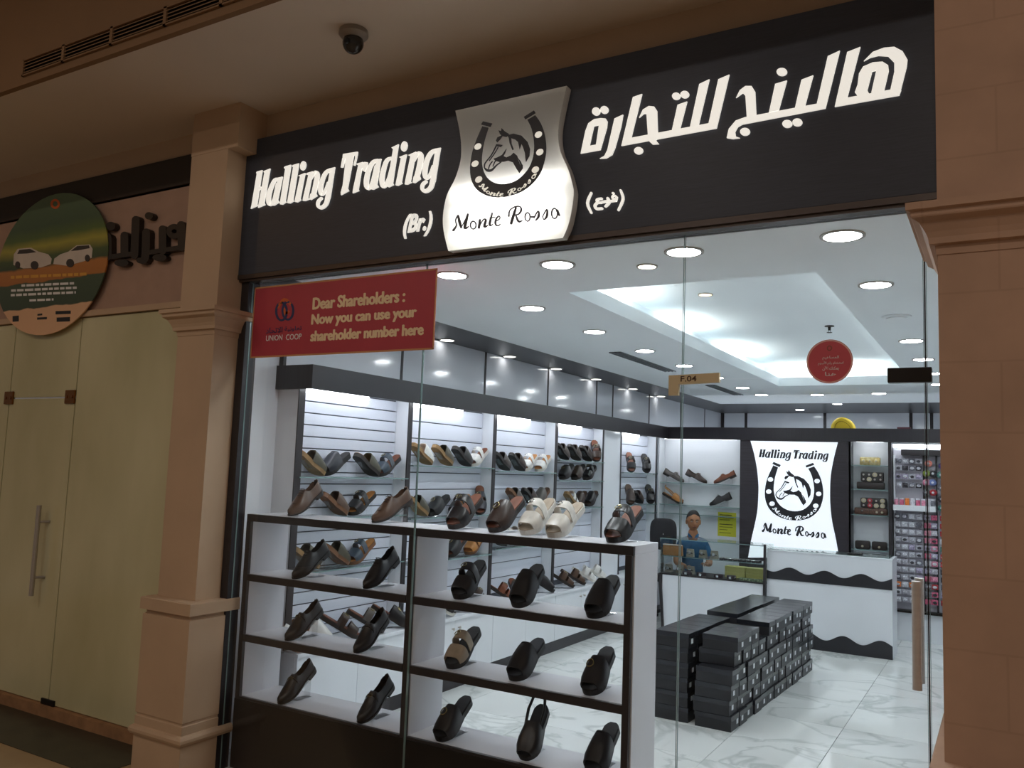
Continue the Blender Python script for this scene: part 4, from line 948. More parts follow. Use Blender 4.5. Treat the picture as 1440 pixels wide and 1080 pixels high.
gl = bx('glass_plate', -1.985, -0.9, 5.27, 5.60, 0.883, 0.889, M_SHELFG); pc(gl, co); gl.parent = ct
q = on(2, 0.89, 1186, 781)
tag(bx('card_terminal', -1.27, -1.14, 5.30, 5.38, 0.890, 0.905, M_PLAST, None, 0.004), 'flat black box on the white counter', 'box')
gc = thing('display_case', 'glass watch display case on a white base behind the shoe boxes', 'display case', (-2.52, 5.4, 0)); go = Vector((2.52, -5.4, 0))
CX0, CX1, CY0, CY1 = -3.05, -1.995, 5.2, 5.58
pc(bx('base', CX0 + 0.03, CX1 - 0.012, CY0 + 0.01, CY1, 0.0, 0.552, M_WHITE, gc), go)
pc(bx('deck', CX0, CX1, CY0, CY1, 0.552, 0.566, M_EDGE, gc), go)
for (a, b_, c_, d_) in ((CX0, CX1, CY0, CY0 + 0.004), (CX0, CX1, CY1 - 0.004, CY1)):
    pc(bx('glass_pane', a, b_, c_, d_, 0.566, 0.912, M_CASEG, gc), go)
for (a, b_) in ((CX0, CX0 + 0.004), (CX1 - 0.004, CX1)):
    pc(bx('glass_pane', a, b_, CY0 + 0.004, CY1 - 0.004, 0.566, 0.912, M_CASEG, gc), go)
tp = pc(bx('glass_top', CX0, CX1, CY0, CY1, 0.912, 0.918, M_CASEG, gc), go)
bx('glass_edge', CX0, CX1, CY0 - 0.003, CY0, 0.910, 0.918, M_EDGEG, tp)
ms = pc(bx('glass_shelf', CX0 + 0.01, CX1 - 0.01, CY0 + 0.03, CY1 - 0.05, 0.735, 0.741, M_CASEG, gc), go)
bx('glass_edge', CX0 + 0.01, CX1 - 0.01, CY0 + 0.0275, CY0 + 0.03, 0.735, 0.741, M_EDGEG, ms)
pc(MB().prism([(CX1 - 0.012, 0.0), (CX1 + 0.004, 0.0), (CX1 + 0.012, 0.45), (CX1 + 0.012, 0.93), (CX1 - 0.008, 0.93), (CX1 - 0.012, 0.45)], 'y', CY0 + 0.012, CY0 - 0.012).obj('corner_post', M_EDGE, gc), go)
pc(MB().prism([(CX0 + 0.035, 0.0), (CX0 + 0.06, 0.0), (CX0 + 0.02, 0.552), (CX0 - 0.01, 0.552)], 'y', CY0 + 0.012, CY0 - 0.01).obj('corner_post', M_EDGE, gc), go)
# watches on small easels
M_EASEL = mat('grey_velvet_easel', '8a8478', 0.8); M_WSTR = mat('black_watch_strap', '1c1a1a', 0.6)
def watch(x, y, z, label, group):
    t = thing('watch_stand', label, 'watch', (x, y, z), (0, 0, random.uniform(-0.15, 0.15)), group)
    MB().prism([(-0.03, 0.0), (0.03, 0.0), (0.0, 0.078), (-0.012, 0.078)], 'x', -0.036, 0.036).obj('easel', M_EASEL, t).rotation_euler = (0, 0, 0)
    MB().tube([(-0.028, -0.036, 0.036), (-0.02, -0.045, 0.04), (0.0, -0.042, 0.044), (0.02, -0.045, 0.04), (0.028, -0.036, 0.036)], 0.006, 6).obj('strap', M_WSTR, t)
    MB().lathe([(0.017, 0.0), (0.018, 0.004), (0.015, 0.007)], (0, -0.043, 0.042), 16, 'y').obj('dial', M_CHROME, t, True)
nm = ['leftmost', 'second', 'third', 'fourth', 'fifth', 'sixth']
for k, px in enumerate((938, 955, 971, 989, 1005)):
    q = on(1, 5.33, px, 780); watch(q.x, 5.33, 0.741, nm[k] + ' watch from the left on the upper case shelf', 'watches on the upper case shelf')
for k, px in enumerate((941, 957, 972)):
    q = on(1, 5.36, px, 800); watch(q.x, 5.36, 0.566, nm[k] + ' watch from the left on the floor of the display case', 'watches on the case floor')
# tan purse, bracelets tray, yellow boxes, belts
q = on(1, 5.27, 942, 790)
t = thing('tan_purse', 'tan leather purse leaning in the left end of the display case', 'purse', (-2.93, 5.255, 0.743))
mb = MB(); mb.cbox(-0.105, 0.105, -0.018, 0.018, 0.0, 0.115, 0.016); mb.obj('body', mat('tan_leather', '9a6a3a', 0.4, var=0.15), t, True)
MB().tube([(-0.1, -0.02, 0.108), (0.1, -0.02, 0.108)], 0.006, 8).obj('zip', M_STEEL, t)
rr = random.Random(3)
for k in range(9):
    x = -2.43 + k * 0.045
    t = thing('wallet', nm[k % 6] + ' folded dark wallet ' + ('in the left half' if k < 6 else 'at the right end') + ' of the upper case shelf row', 'wallet', (x, 5.28 + rr.uniform(-0.01, 0.01), 0.741), (0, 0, rr.uniform(-0.2, 0.2)), 'wallets on the upper case shelf')
    MB().cbox(-0.02, 0.02, -0.03, 0.03, 0.0, 0.018 + rr.uniform(0, 0.012), 0.004).obj('fold', mat('dark_wallet_leather', '2a2629', 0.5), t)
    MB().cbox(-0.017, 0.017, -0.031, 0.0, 0.019, 0.0225, 0.0015).obj('clasp', M_CHROME, t)
M_YB = mat('pale_yellow_box_card', 'c8c070', 0.6)
for k, (x, z) in enumerate(((-2.33, 0.583), (-2.33, 0.638), (-2.12, 0.583), (-2.12, 0.638))):
    t = thing('yellow_box', ('upper ' if z > 0.6 else 'lower ') + ('right' if x > -2.2 else 'left') + ' pale yellow box on the case floor', 'box', (x, 5.44, z - 0.017), group='pale yellow boxes in the case')
    MB().cbox(-0.1, 0.1, -0.06, 0.06, 0.0, 0.053, 0.002).obj('carton', M_YB, t); MB().cbox(-0.101, 0.101, -0.061, 0.061, 0.034, 0.0535, 0.002).obj('lid', M_YB, t)
M_PUR = mat('plum_leather', '3c2a34', 0.45)
for k, x in enumerate((-2.78, -2.63, -2.46, -2.33)):
    t = thing('rolled_belt', nm[k] + ' rolled plum belt from the left at the case front', 'belt', (x, 5.26, 0.566), group='rolled belts in the case')
    MB().lathe([(0.042, 0.0), (0.046, 0.004), (0.046, 0.03), (0.042, 0.034), (0.02, 0.032)], n=18).obj('coil', M_PUR, t, True); MB().box(-0.012, 0.012, -0.05, -0.044, 0.006, 0.028).obj('buckle', M_CHROME, t)
tag(bx('label_tray', -2.24, -2.01, 5.215, 5.25, 0.566, 0.592, mat('mint_tray_card', 'a8b890', 0.6, col2='303830', scale=60), None, 0.002), 'long mint tray of small tags at the case front', 'tray')

# office chair and person
oc_ = thing('office_chair', 'charcoal office chair behind the display case', 'chair', (-3.225, 5.83, 0), (0, 0, math.radians(12)))
def pad(w_, h_, d_, nu=16, nv=12):
    return lambda u, v: (w_ * math.copysign(abs(math.cos(2 * PI * u)) ** 0.55, math.cos(2 * PI * u)) * math.cos((v - 0.5) * PI * 0.999) ** 0.45, d_ * math.sin((v - 0.5) * PI), h_ * math.copysign(abs(math.sin(2 * PI * u)) ** 0.55, math.sin(2 * PI * u)) * math.cos((v - 0.5) * PI * 0.999) ** 0.45)
o = MB().grid(pad(0.145, 0.17, 0.035), 28, 10).obj('backrest', M_CHAIRF, oc_, 'all'); o.location = (0.0, -0.14, 0.92)
o = MB().grid(pad(0.135, 0.15, 0.04), 28, 10).obj('seat', M_CHAIRF, oc_, 'all'); o.rotation_euler = (PI / 2, 0, 0); o.location = (0, 0, 0.44)
MB().tube([(0, -0.15, 0.80), (0, -0.17, 0.5), (0, -0.1, 0.40), (0, 0, 0.40)], 0.016, 8).obj('back_bar', M_PLAST, oc_, True)
MB().tube([(0, 0, 0.08), (0, 0, 0.41)], 0.022, 10).obj('column', M_PLAST, oc_, True)
for k in range(5):
    a = 2 * PI * k / 5
    lg_ = MB().tube([(0, 0, 0.1), (0.115 * math.cos(a), 0.115 * math.sin(a), 0.065)], [0.018, 0.012], 8).obj('foot_arm', M_PLAST, oc_, True)
    MB().lathe([(0.026, -0.012), (0.026, 0.012)], (0.115 * math.cos(a), 0.115 * math.sin(a), 0.027), 12, 'y').obj('caster', M_PLAST, lg_)
def skin_mesh(pts, edges, name, m, sub=2):
    me = bpy.data.meshes.new(name); me.from_pydata([p[:3] for p in pts], edges, [])
    o = bpy.data.objects.new(name, me); COL.objects.link(o)
    md = o.modifiers.new('s', 'SKIN')
    for i, p in enumerate(pts):
        sv = me.skin_vertices[0].data[i]; sv.radius = (p[3], p[4] if len(p) > 4 else p[3]); sv.use_root = (i == 0)
    md.use_smooth_shade = True
    sd = o.modifiers.new('d', 'SUBSURF'); sd.levels = sub; sd.render_levels = sub
    dg = bpy.context.evaluated_depsgraph_get()
    out = bpy.data.meshes.new_from_object(o.evaluated_get(dg))
    bpy.data.objects.remove(o, do_unlink=True)
    out.materials.clear(); out.materials.append(m); out.name = name
    return out
# seated shop assistant: local frame faces -Y, pelvis at the origin column
HX, HY = -2.93, 5.9
pe = thing('person', 'seated man in a blue collared shirt behind the display case', 'person', (HX, HY, 0), (0, 0, math.radians(22)))
SHO = 0.885
stool = thing('stool', 'small dark stool under the seated man', 'stool', (HX - 0.03, HY + 0.04, 0))
MB().lathe([(0.15, 0.0), (0.16, 0.01), (0.16, 0.04), (0.15, 0.05)], (0, 0, 0.29), 20).obj('seat', M_PLAST, stool, True)
for k in range(4):
    a = PI / 4 + k * PI / 2
    MB().tube([(0.1 * math.cos(a), 0.1 * math.sin(a), 0.295), (0.13 * math.cos(a), 0.13 * math.sin(a), 0.0)], 0.012, 8).obj('leg', M_PLAST, stool, True)
body = [(0, 0.03, 0.42, 0.12, 0.10), (0, 0.035, 0.58, 0.11, 0.085), (0, 0.03, 0.74, 0.125, 0.085), (0, 0.03, 0.85, 0.062, 0.045), (0, 0.02, 0.925, 0.054), (0, 0.008, 1.0, 0.056),
        (0.12, 0.03, 0.835, 0.042), (0.165, 0.01, 0.72, 0.042), (0.175, -0.05, 0.62, 0.036), (0.14, -0.16, 0.635, 0.027), (0.12, -0.20, 0.64, 0.02, 0.028),
        (-0.12, 0.03, 0.835, 0.042), (-0.17, 0.02, 0.72, 0.042), (-0.18, -0.04, 0.62, 0.036), (-0.11, -0.14, 0.60, 0.027), (-0.08, -0.17, 0.60, 0.02, 0.028),
        (0.085, -0.02, 0.40, 0.085), (0.10, -0.30, 0.40, 0.06), (0.10, -0.26, 0.08, 0.04), (-0.085, -0.02, 0.40, 0.085), (-0.10, -0.30, 0.40, 0.06), (-0.10, -0.26, 0.08, 0.04)]
body = [(x, y + (0.0 if i < 16 else 0.1), *r_) if i >= 16 else (x, y, *r_) for i, (x, y, *r_) in enumerate(body)]
be = [(0, 1), (1, 2), (2, 3), (3, 4), (4, 5), (3, 6), (6, 7), (7, 8), (8, 9), (9, 10), (3, 11), (11, 12), (12, 13), (13, 14), (14, 15), (0, 16), (16, 17), (17, 18), (0, 19), (19, 20), (20, 21)]
bme = skin_mesh(body, be, 'body', M_SKIN)
# head with face, joined to the body mesh, turned towards the camera
hb = bmesh.new()
bmesh.ops.create_uvsphere(hb, u_segments=32, v_segments=24, radius=1.0)
for v in hb.verts:
    x, y, z = v.co
    fx, fz = x, z
    sc_ = 1.0 - 0.22 * max(0, -z) ** 1.5
    px_, py_, pz_ = x * 0.072 * sc_, y * 0.088 * (1 - 0.1 * max(0, -z)), z * 0.108
    if y < 0:
        if abs(fz + 0.0) < 0.16 and abs(abs(fx) - 0.38) < 0.22: py_ += 0.007          # eye sockets
        nz_ = math.exp(-(fx / 0.16) ** 2) * (math.exp(-((fz + 0.22) / 0.16) ** 2) * 0.020 + math.exp(-((fz + 0.02) / 0.2) ** 2) * 0.008)
        py_ -= nz_                                                                     # nose
        py_ -= 0.006 * math.exp(-(fx / 0.32) ** 2) * math.exp(-((fz + 0.52) / 0.08) ** 2)   # lips
        py_ -= 0.006 * math.exp(-(fx / 0.25) ** 2) * math.exp(-((fz + 0.86) / 0.12) ** 2)   # chin
        py_ -= 0.004 * math.exp(-((fz - 0.22) / 0.1) ** 2) * (1 if abs(fx) < 0.7 else 0)    # brow
    v.co = Vector((px_, py_, pz_))
for sx in (-1, 1):
    r_ = bmesh.ops.create_uvsphere(hb, u_segments=10, v_segments=8, radius=1.0)
    for v in r_['verts']: v.co = Vector((sx * 0.073 + v.co.x * 0.010, 0.012 + v.co.y * 0.018, -0.01 + v.co.z * 0.03))
HM = Matrix.Translation((0.0, -0.005, 1.068)) @ Euler((math.radians(4), 0, math.radians(4))).to_matrix().to_4x4()
for f in hb.faces: f.smooth = True
bmesh.ops.transform(hb, matrix=HM, verts=hb.verts)
# five fingered hands
def finger(bm_, base, tip, r):
    b_, t_ = Vector(base), Vector(tip); mid = (b_ + t_) / 2 + Vector((0, 0, 0.008))
    m_ = MB().tube([b_, mid, t_], [r, r * 0.9, r * 0.7], 6)
    vs = [bm_.verts.new(v) for v in m_.v]
    for f in m_.f:
        ff = bm_.faces.new([vs[i] for i in f]); ff.smooth = True
for (cx, cy, cz, s_) in ((0.12, -0.205, 0.64, 1), (-0.08, -0.175, 0.60, -1)):
    for k in range(4):
        finger(hb, (cx + (k - 1.5) * 0.015, cy - 0.01, cz), (cx + (k - 1.5) * 0.018 - 0.01 * s_, cy - 0.075 + abs(k - 1.3) * 0.010, cz - 0.02), 0.0075)
    finger(hb, (cx - s_ * 0.022, cy + 0.01, cz), (cx - s_ * 0.048, cy - 0.035, cz - 0.005), 0.008)
bb_ = bmesh.new(); bb_.from_mesh(bme)
tmp = bpy.data.meshes.new('head_tmp'); hb.to_mesh(tmp); hb.free(); bb_.from_mesh(tmp); bb_.to_mesh(bme); bb_.free(); bpy.data.meshes.remove(tmp)
link('body', bme, pe)
sh = [(x, y, z, *[q_ + 0.008 for q_ in r_]) for x, y, z, *r_ in body]
shirt = [sh[0], sh[1], sh[2], (0, 0.03, 0.858, 0.098, 0.075), (0, 0.025, 0.912, 0.07), sh[6], sh[7], (0.177, -0.02, 0.655, 0.045), sh[11], sh[12], (-0.18, -0.01, 0.655, 0.045)]
link('shirt', skin_mesh(shirt, [(0, 1), (1, 2), (2, 3), (3, 4), (3, 5), (5, 6), (6, 7), (3, 8), (8, 9), (9, 10)], 'shirt', M_SHIRT), pe)
cl = MB()
for s_ in (-1, 1): cl.add([(s_ * 0.005, -0.045, 0.885), (s_ * 0.05, -0.05, 0.875), (s_ * 0.06, -0.02, 0.93), (s_ * 0.045, 0.0, 0.945), (s_ * 0.012, -0.052, 0.90)], [(0, 1, 2, 4), (4, 2, 3)])
cl.obj('collar', M_SHIRT, pe)
link('trousers', skin_mesh([(x, y, z, *[q_ + 0.007 for q_ in r_]) for x, y, z, *r_ in [body[0]] + body[16:]], [(0, 1), (1, 2), (2, 3), (0, 4), (4, 5), (5, 6)], 'trousers', M_TROUS), pe)
for s_ in (-1, 1):
    MB().ball((s_ * 0.10, -0.19, 0.035), (0.042, 0.10, 0.034)).obj('shoe', M_PLAST, pe, 'all')
hair = MB().grid(lambda u, v: (lambda a, b_: (0.0765 * math.cos(a) * math.cos(b_), 0.012 + 0.090 * math.sin(a) * math.cos(b_), 0.014 + 0.108 * math.sin(b_)))(2 * PI * u, 0.12 + (1 - 0.12 / 1.57) * v * 1.56 + (0.42 * max(0, -math.sin(2 * PI * u)) - 0.45 * max(0, math.sin(2 * PI * u))) * (1 - v)), 28, 10)
hm = hair.mesh('hair', M_HAIR, 'all'); hm.transform(HM); link('hair', hm, pe)
M_EYEW = mat('eye_white', 'bdb2a8', 0.4); M_LIP = mat('lip_brown', '6a3a30', 0.5)
def fpart(name, mb_, m_):
    me = mb_.mesh(name, m_, 'all'); me.transform(HM); link(name, me, pe)
for s_ in (-1, 1):
    fpart('eye', MB().ball((s_ * 0.027, -0.0765, 0.004), (0.011, 0.006, 0.0065)), M_EYEW); fpart('iris', MB().ball((s_ * 0.027, -0.0805, 0.004), (0.005, 0.003, 0.0055)), M_HAIR)
    fpart('eyebrow', MB().tube([(s_ * 0.012, -0.087, 0.021), (s_ * 0.028, -0.0845, 0.026), (s_ * 0.044, -0.074, 0.020)], 0.004, 6), M_HAIR)
fpart('mouth', MB().ball((0, -0.078, -0.056), (0.021, 0.008, 0.006)), M_LIP)

# ================================================================== SHOE BOXES
BW, BL, BH = 0.159, 0.232, 0.0925
body_me = MB().cbox(-BL, 0, 0, BW - 0.003, 0, 0.066, 0.0015).mesh('carton', M_BOX)
lid_me = MB().cbox(-BL - 0.0015, 0.0015, -0.0015, BW - 0.0015, 0.060, BH - 0.001, 0.002).mesh('lid', M_BOXL)
tag_me = MB().box(0.0016, 0.0022, BW * 0.50, BW * 0.72, 0.026, 0.056).mesh('size_tag', M_TAG)
E1 = Vector((0.039, 0.999, 0)); E2 = Vector((-0.999, 0.039, 0)); ANG = math.atan2(0.999, 0.039) - PI / 2
B0 = Vector((-1.48, 2.235, 0))
OR13 = ['first', 'second', 'third', 'fourth', 'fifth', 'sixth', 'seventh', 'eighth', 'ninth', 'tenth', 'eleventh', 'twelfth', 'thirteenth']
rr = random.Random(11)
def shoebox(col, lay, row, da, db, group, label):
    p = B0 + E1 * (col * 0.1645 + da) + E2 * (row * 0.285 + db)
    t = thing('shoe_box', label, 'shoe box', (p.x, p.y, lay * BH), (0, 0, ANG + rr.uniform(-0.006, 0.006)), group)
    link('carton', body_me, t)
    l_ = link('lid', lid_me, t)
    link('size_tag', tag_me, t, (0, rr.uniform(-0.05, 0.03), rr.uniform(-0.004, 0.008)))
for col in range(13):
    for lay in range({3: 5, 4: 5}.get(col, 6)):
        da = 0.11 if (col < 3 and lay >= 4) else 0.0
        if col == 3 and lay == 4: da = 0.12
        if col == 4 and lay == 4: continue
        db = rr.uniform(-0.006, 0.006) + (0.012 if lay % 3 == 1 else 0)
        lab = 'tagged black shoe box, %s layer up, %s from the glass, door-side stack' % (OR13[lay], OR13[col])
        shoebox(col, lay, 0, da, db, 'shoe boxes in the door-side stack', lab)
for col in range(13):
    if col == 5: hh = 5
    else: hh = 6
    for lay in range(hh):
        lab = 'black shoe box, %s layer up, %s from the glass, shelf-side stack' % (OR13[lay], OR13[col])
        shoebox(col, lay, 1, 0.01 + (0.03 if col > 5 else 0.0), rr.uniform(-0.006, 0.006), 'shoe boxes in the shelf-side stack', lab)

# ================================================================== BAGS IN THE RIGHT NICHE
def clutch(x, z, w_, h_, label, m, discs=None, flap=None):
    t = thing('clutch_bag', label, 'bag', (x, 6.37, z))
    b_ = MB().cbox(-w_ / 2, w_ / 2, -0.035, 0.035, 0.0, h_, min(0.018, h_ * 0.3)).obj('body', m, t, True)
    for (u, v, r_, mm) in discs or []:
        dk = MB().lathe([(r_, 0.0), (r_, 0.004), (r_ * 0.7, 0.007)], (u, -0.035, v), 14, 'y').obj('rosette', mm, t, True)
        MB().lathe([(r_ * 0.45, 0.006), (r_ * 0.4, 0.009)], (u, -0.035, v), 10, 'y').obj('rosette_centre', M_STEEL, dk)
    return t
M_GOLD = mat('gold_patterned_leather', 'b89a52', 0.3, 0.6, col2='e8dcae', scale=30); M_DKB = mat('dark_brown_leather', '2c2422', 0.45, var=0.2); M_DKG = mat('dark_grey_leather', '33302f', 0.5)
M_DIAL = mat('cream_rosette', 'b0a68a', 0.4); M_REDR = mat('red_rosette', 'a02838', 0.5)
XR = -1.2
clutch(XR, 1.735, 0.20, 0.085, 'gold patterned clutch on the top shelf of the right niche', M_GOLD, [(-0.06, 0.045, 0.02, M_GOLD), (0.0, 0.045, 0.02, M_GOLD), (0.06, 0.045, 0.02, M_GOLD)])
clutch(XR + 0.005, 1.488, 0.27, 0.075, 'plain dark clutch on the second shelf of the right niche', M_DKB)
t = clutch(XR + 0.02, 1.564, 0.22, 0.105, 'dark bag with eight round rosettes on the second niche shelf', M_DKG, [(-0.08 + 0.054 * (k % 4), 0.075 - 0.048 * (k // 4), 0.024, [M_DKB, M_DKG, M_DIAL, M_DKB, M_DKB, M_DIAL, M_DKG, M_DKB][k]) for k in range(8)])
clutch(XR + 0.005, 1.226, 0.32, 0.07, 'brown patterned clutch on the third shelf of the right niche', mat('brown_patterned_leather', '35221e', 0.4, col2='6a4a3c', scale=60), [(-0.08, 0.04, 0.012, M_DKB), (0.06, 0.03, 0.012, M_DIAL), (0.11, 0.03, 0.012, M_DIAL)])
clutch(XR + 0.03, 1.297, 0.25, 0.105, 'dark bag with red and cream rosettes on the third niche shelf', M_DKG, [(-0.09 + 0.06 * (k % 4), 0.075 - 0.05 * (k // 4), 0.024, [M_DIAL, M_REDR, M_DKB, M_DIAL, M_DKB, M_REDR, M_DIAL, M_DIAL][k]) for k in range(8)])
for s_, lab in ((-0.075, 'left'), (0.085, 'right')):
    clutch(XR + s_, 0.872, 0.145, 0.085, lab + ' dark brown bag on the lowest shelf of the right niche', M_DKB, [(0.0, 0.03, 0.012, M_DIAL)])

# ================================================================== ACCESSORY RACK
rk = thing('accessory_rack', 'tall white accessory rack right of the rear niche', 'rack', (-0.45, 6.4, 0)); ko = Vector((0.45, -6.4, 0))
pc(bx('back_board', -0.982, 0.6, 6.42, 6.45, 0.30, 1.90, mat('pale_peg_board', 'b8b6c0', 0.5), rk), ko)
pc(bx('header_board', -0.90, 0.6, 6.30, 6.42, 1.85, 1.905, M_EDGE, rk), ko)
for x in (-0.972, -0.70, -0.585, -0.30, -0.02): pc(bx('upright', x - 0.008, x + 0.008, 6.38, 6.42, 0.0, 1.85, M_EDGE if x > -0.95 else M_WHITE, rk), ko)
pc(bx('shelf', -0.975, -0.59, 6.28, 6.42, 1.29, 1.345, M_WHITE, rk), ko)
pc(bx('foot_rail', -0.98, 0.6, 6.30, 6.42, 0.28, 0.30, M_DARKMET, rk), ko)
pc(bx('plinth', -0.98, 0.6, 6.34, 6.42, 0.0, 0.28, M_WHITE, rk), ko)
t = thing('tube_lamp', 'long white tube lamp under the fascia above the accessory rack', 'tube lamp', (-0.4, 6.3, 1.94)); MB().tube([(-0.57, 0, 0), (0.55, 0, 0)], 0.018, 10).obj('tube', M_TUBE, t, True); bx('batten', -0.585, 0.565, -0.02, 0.02, 0.018, 0.035, M_WHITE, t)
PAL = {k: mat('accessory_' + k, c_, 0.35, var=0.25, scale=50, col2=d_) for k, c_, d_ in (('silver', '9a98a2', 'd8d8e2'), ('lilac', '8a80a0', 'c8c0d4'), ('pink', 'c06080', 'e8a8bc'), ('hot_pink', 'b03060', 'e08098'), ('black', '1e1c20', '55525a'), ('white', 'b8b8c0', 'e8e8f0'), ('coral', 'e06858', 'f0a090'), ('green', '7a8a30', 'a0b050'), ('blue', '5868a0', '8090c0'), ('orange', 'd86a20', 'f09048'), ('red', '902028', 'c04048'), ('purple', '3a3470', '6a60a0'), ('yellow', 'c0a840', 'e0d080'), ('teal', '3a6a60', '60908a'), ('grey', '50505a', '8a8a94'))}
card_me = {k: MB().cbox(-0.028, 0.028, -0.004, 0.004, -0.05, 0.0, 0.002).mesh('blister_card', m_) for k, m_ in PAL.items()}
M_CLIPD = mat('clear_blister', 'c8c8d0', 0.1, var=0.1)
blis = {k: MB().ball((0, -0.006, -0.027), (0.020, 0.010, 0.014), 10, 6).mesh('blister', m_, 'all') for k, m_ in PAL.items()}
hook = MB().tube([(0, 0.004, 0.004), (0, 0.05, 0.004)], 0.0022, 5).mesh('hook', M_DARKMET)
rr = random.Random(5)
def card(x, z, k, label, group, y=6.365):
    t = thing('hair_accessory', label, 'hair accessory', (x, y, z), (0, 0, rr.uniform(-0.3, 0.3)), group)
    link('card', card_me[k], t); link('blister', blis[rr.choice([k, k, 'white', 'silver', 'black'])], t); link('hook', hook, t)
rows = [('top', 1.255), ('second', 1.175), ('third', 1.10), ('fourth', 1.025), ('fifth', 0.95), ('sixth', 0.875), ('seventh', 0.80), ('eighth', 0.725), ('ninth', 0.65), ('tenth', 0.575), ('lowest', 0.50), ('bottom', 0.425)]
for r_, (nm_, z) in enumerate(rows):
    for c_ in range(4):
        k = rr.choice(['silver', 'white', 'silver', 'lilac', 'grey']) if r_ < 9 else rr.choice(['white', 'grey', 'silver', 'orange' if r_ == 9 else 'white'])
        if r_ == 9 and c_ in (0, 2): k = 'orange'
        card(-0.945 + c_ * 0.066, z, k, '%s hair clip card, %s in the %s row of the rack left column' % (k.replace('_', ' '), OR13[c_], nm_), 'cards in the rack left column')
    for c_ in range(2):
        k = rr.choice(['pink', 'hot_pink', 'pink', 'lilac', 'silver']) if r_ < 9 else rr.choice(['red', 'hot_pink', 'grey'])
        card(-0.668 + c_ * 0.058, z, k, '%s hair clip card, %s in the %s row of the rack middle column' % (k.replace('_', ' '), OR13[c_], nm_), 'cards in the rack middle column')
    for c_ in range(3):
        k = rr.choice(['grey', 'black', 'white', 'red', 'lilac', 'teal'])
        card(-0.53 + c_ * 0.066, z, k, '%s hair clip card, %s in the %s row of the rack right column' % (k.replace('_', ' '), OR13[c_], nm_), 'cards in the rack right column')
pom = {k: MB().ball((0, 0, -0.03), (0.036, 0.026, 0.034), 14, 10).mesh('pompom', m_, 'all') for k, m_ in PAL.items()}
for k_, (x, z, k, lab) in enumerate([(-0.655, 1.80, 'coral', 'coral flower hair tie at the top of the accessory rack'), (-0.672, 1.70, 'green', 'green hair tie under the coral flower'), (-0.615, 1.70, 'black', 'black hair tie beside the green one'), (-0.675, 1.61, 'pink', 'pink round hair tie in the rack middle column'), (-0.618, 1.61, 'blue', 'blue hair tie beside the pink one'), (-0.675, 1.51, 'black', 'black hair bun net under the pink hair tie'), (-0.615, 1.51, 'red', 'red hair tie beside the black bun net'), (-0.66, 1.42, 'lilac', 'white and pink hair tie just above the rack shelf'),
                                   (-0.53, 1.78, 'purple', 'purple hair bow at the top right of the rack'), (-0.46, 1.76, 'black', 'black hair bow right of the purple bow'), (-0.545, 1.69, 'teal', 'mint hair tie under the purple bow'), (-0.505, 1.68, 'yellow', 'yellow hair tie under the purple bow'), (-0.54, 1.56, 'grey', 'grey hair tie under the yellow one'), (-0.47, 1.60, 'white', 'white hair tie right of the grey one'), (-0.54, 1.45, 'black', 'dark hair tie low on the right column'), (-0.47, 1.50, 'lilac', 'lilac hair tie low on the right column'), (-0.54, 1.36, 'teal', 'green hair tie above the right column cards'), (-0.475, 1.36, 'red', 'red hair tie above the right column cards')]):
    t = thing('hair_tie', lab, 'hair accessory', (x, 6.37, z), group='hair ties on the accessory rack')
    link('pompom', pom[k], t); link('hook', hook, t, (0, 0, -0.004))
    MB().lathe([(0.012, 0.0), (0.010, 0.006)], (0, -0.026, -0.03), 10, 'y').obj('centre', PAL['white'] if k != 'white' else PAL['pink'], t)
for r_, (z, ks) in enumerate(((1.815, 'silver'), (1.745, 'black'), (1.66, 'lilac'), (1.57, 'black'))):
    for c_ in range(4):
        k = ks if c_ % 2 else rr.choice(['grey', 'silver', ks])
        card(-0.93 + c_ * 0.062, z, k, '%s hair clip card above the rack shelf, %s in the %s row' % (k, OR13[c_], OR13[r_]), 'cards above the rack shelf')
for k_, (x, k) in enumerate(((-0.95, 'pink'), (-0.90, 'hot_pink'), (-0.85, 'orange'), (-0.80, 'white'), (-0.75, 'hot_pink'), (-0.70, 'pink'), (-0.655, 'white'), (-0.615, 'grey'))):
    t = thing('accessory_jar', ['leftmost', 'second', 'third', 'fourth', 'fifth', 'sixth', 'seventh', 'rightmost'][k_] + ' little ' + k.replace('_', ' ') + ' jar on the white rack shelf', 'jar', (x, 6.33, 1.345), group='jars on the rack shelf')
    MB().lathe([(0.02, 0.0), (0.021, 0.05), (0.018, 0.055)], n=14).obj('jar', PAL[k], t, True); MB().lathe([(0.02, 0.055), (0.02, 0.066), (0.017, 0.069)], n=14).obj('lid', PAL['orange' if k == 'orange' else 'white'], t)

# ================================================================== SHOES
SL = 0.268
def hw(t, dress=False):
    """half width of a sole at t (0 heel .. 1 toe)"""
    pts = [(0, 0.010), (0.03, 0.022), (0.1, 0.031), (0.25, 0.033), (0.45, 0.032), (0.62, 0.040), (0.74, 0.046), (0.86, 0.041), (0.94, 0.030), (0.985, 0.016), (1.0, 0.006)]
    if dress: pts = [(0, 0.010), (0.03, 0.022), (0.1, 0.029), (0.25, 0.030), (0.45, 0.030), (0.62, 0.038), (0.72, 0.042), (0.86, 0.033), (0.95, 0.021), (0.985, 0.013), (1.0, 0.006)]
    for (a, x), (b_, y) in zip(pts, pts[1:]):
        if t <= b_: return x + (y - x) * (t - a) / (b_ - a)
    return pts[-1][1]
def cl_(t): return 0.006 * math.sin(PI * t) * (1 if t > 0.4 else 0.3)      # outline bows outwards
def lift(t): return 0.012 * max(0, (t - 0.78) / 0.22) ** 2                 # toe spring
def X(t): return -SL + SL * t
TS = [0, 0.015, 0.05, 0.1, 0.18, 0.28, 0.38, 0.48, 0.58, 0.68, 0.77, 0.85, 0.91, 0.955, 0.985, 1.0]
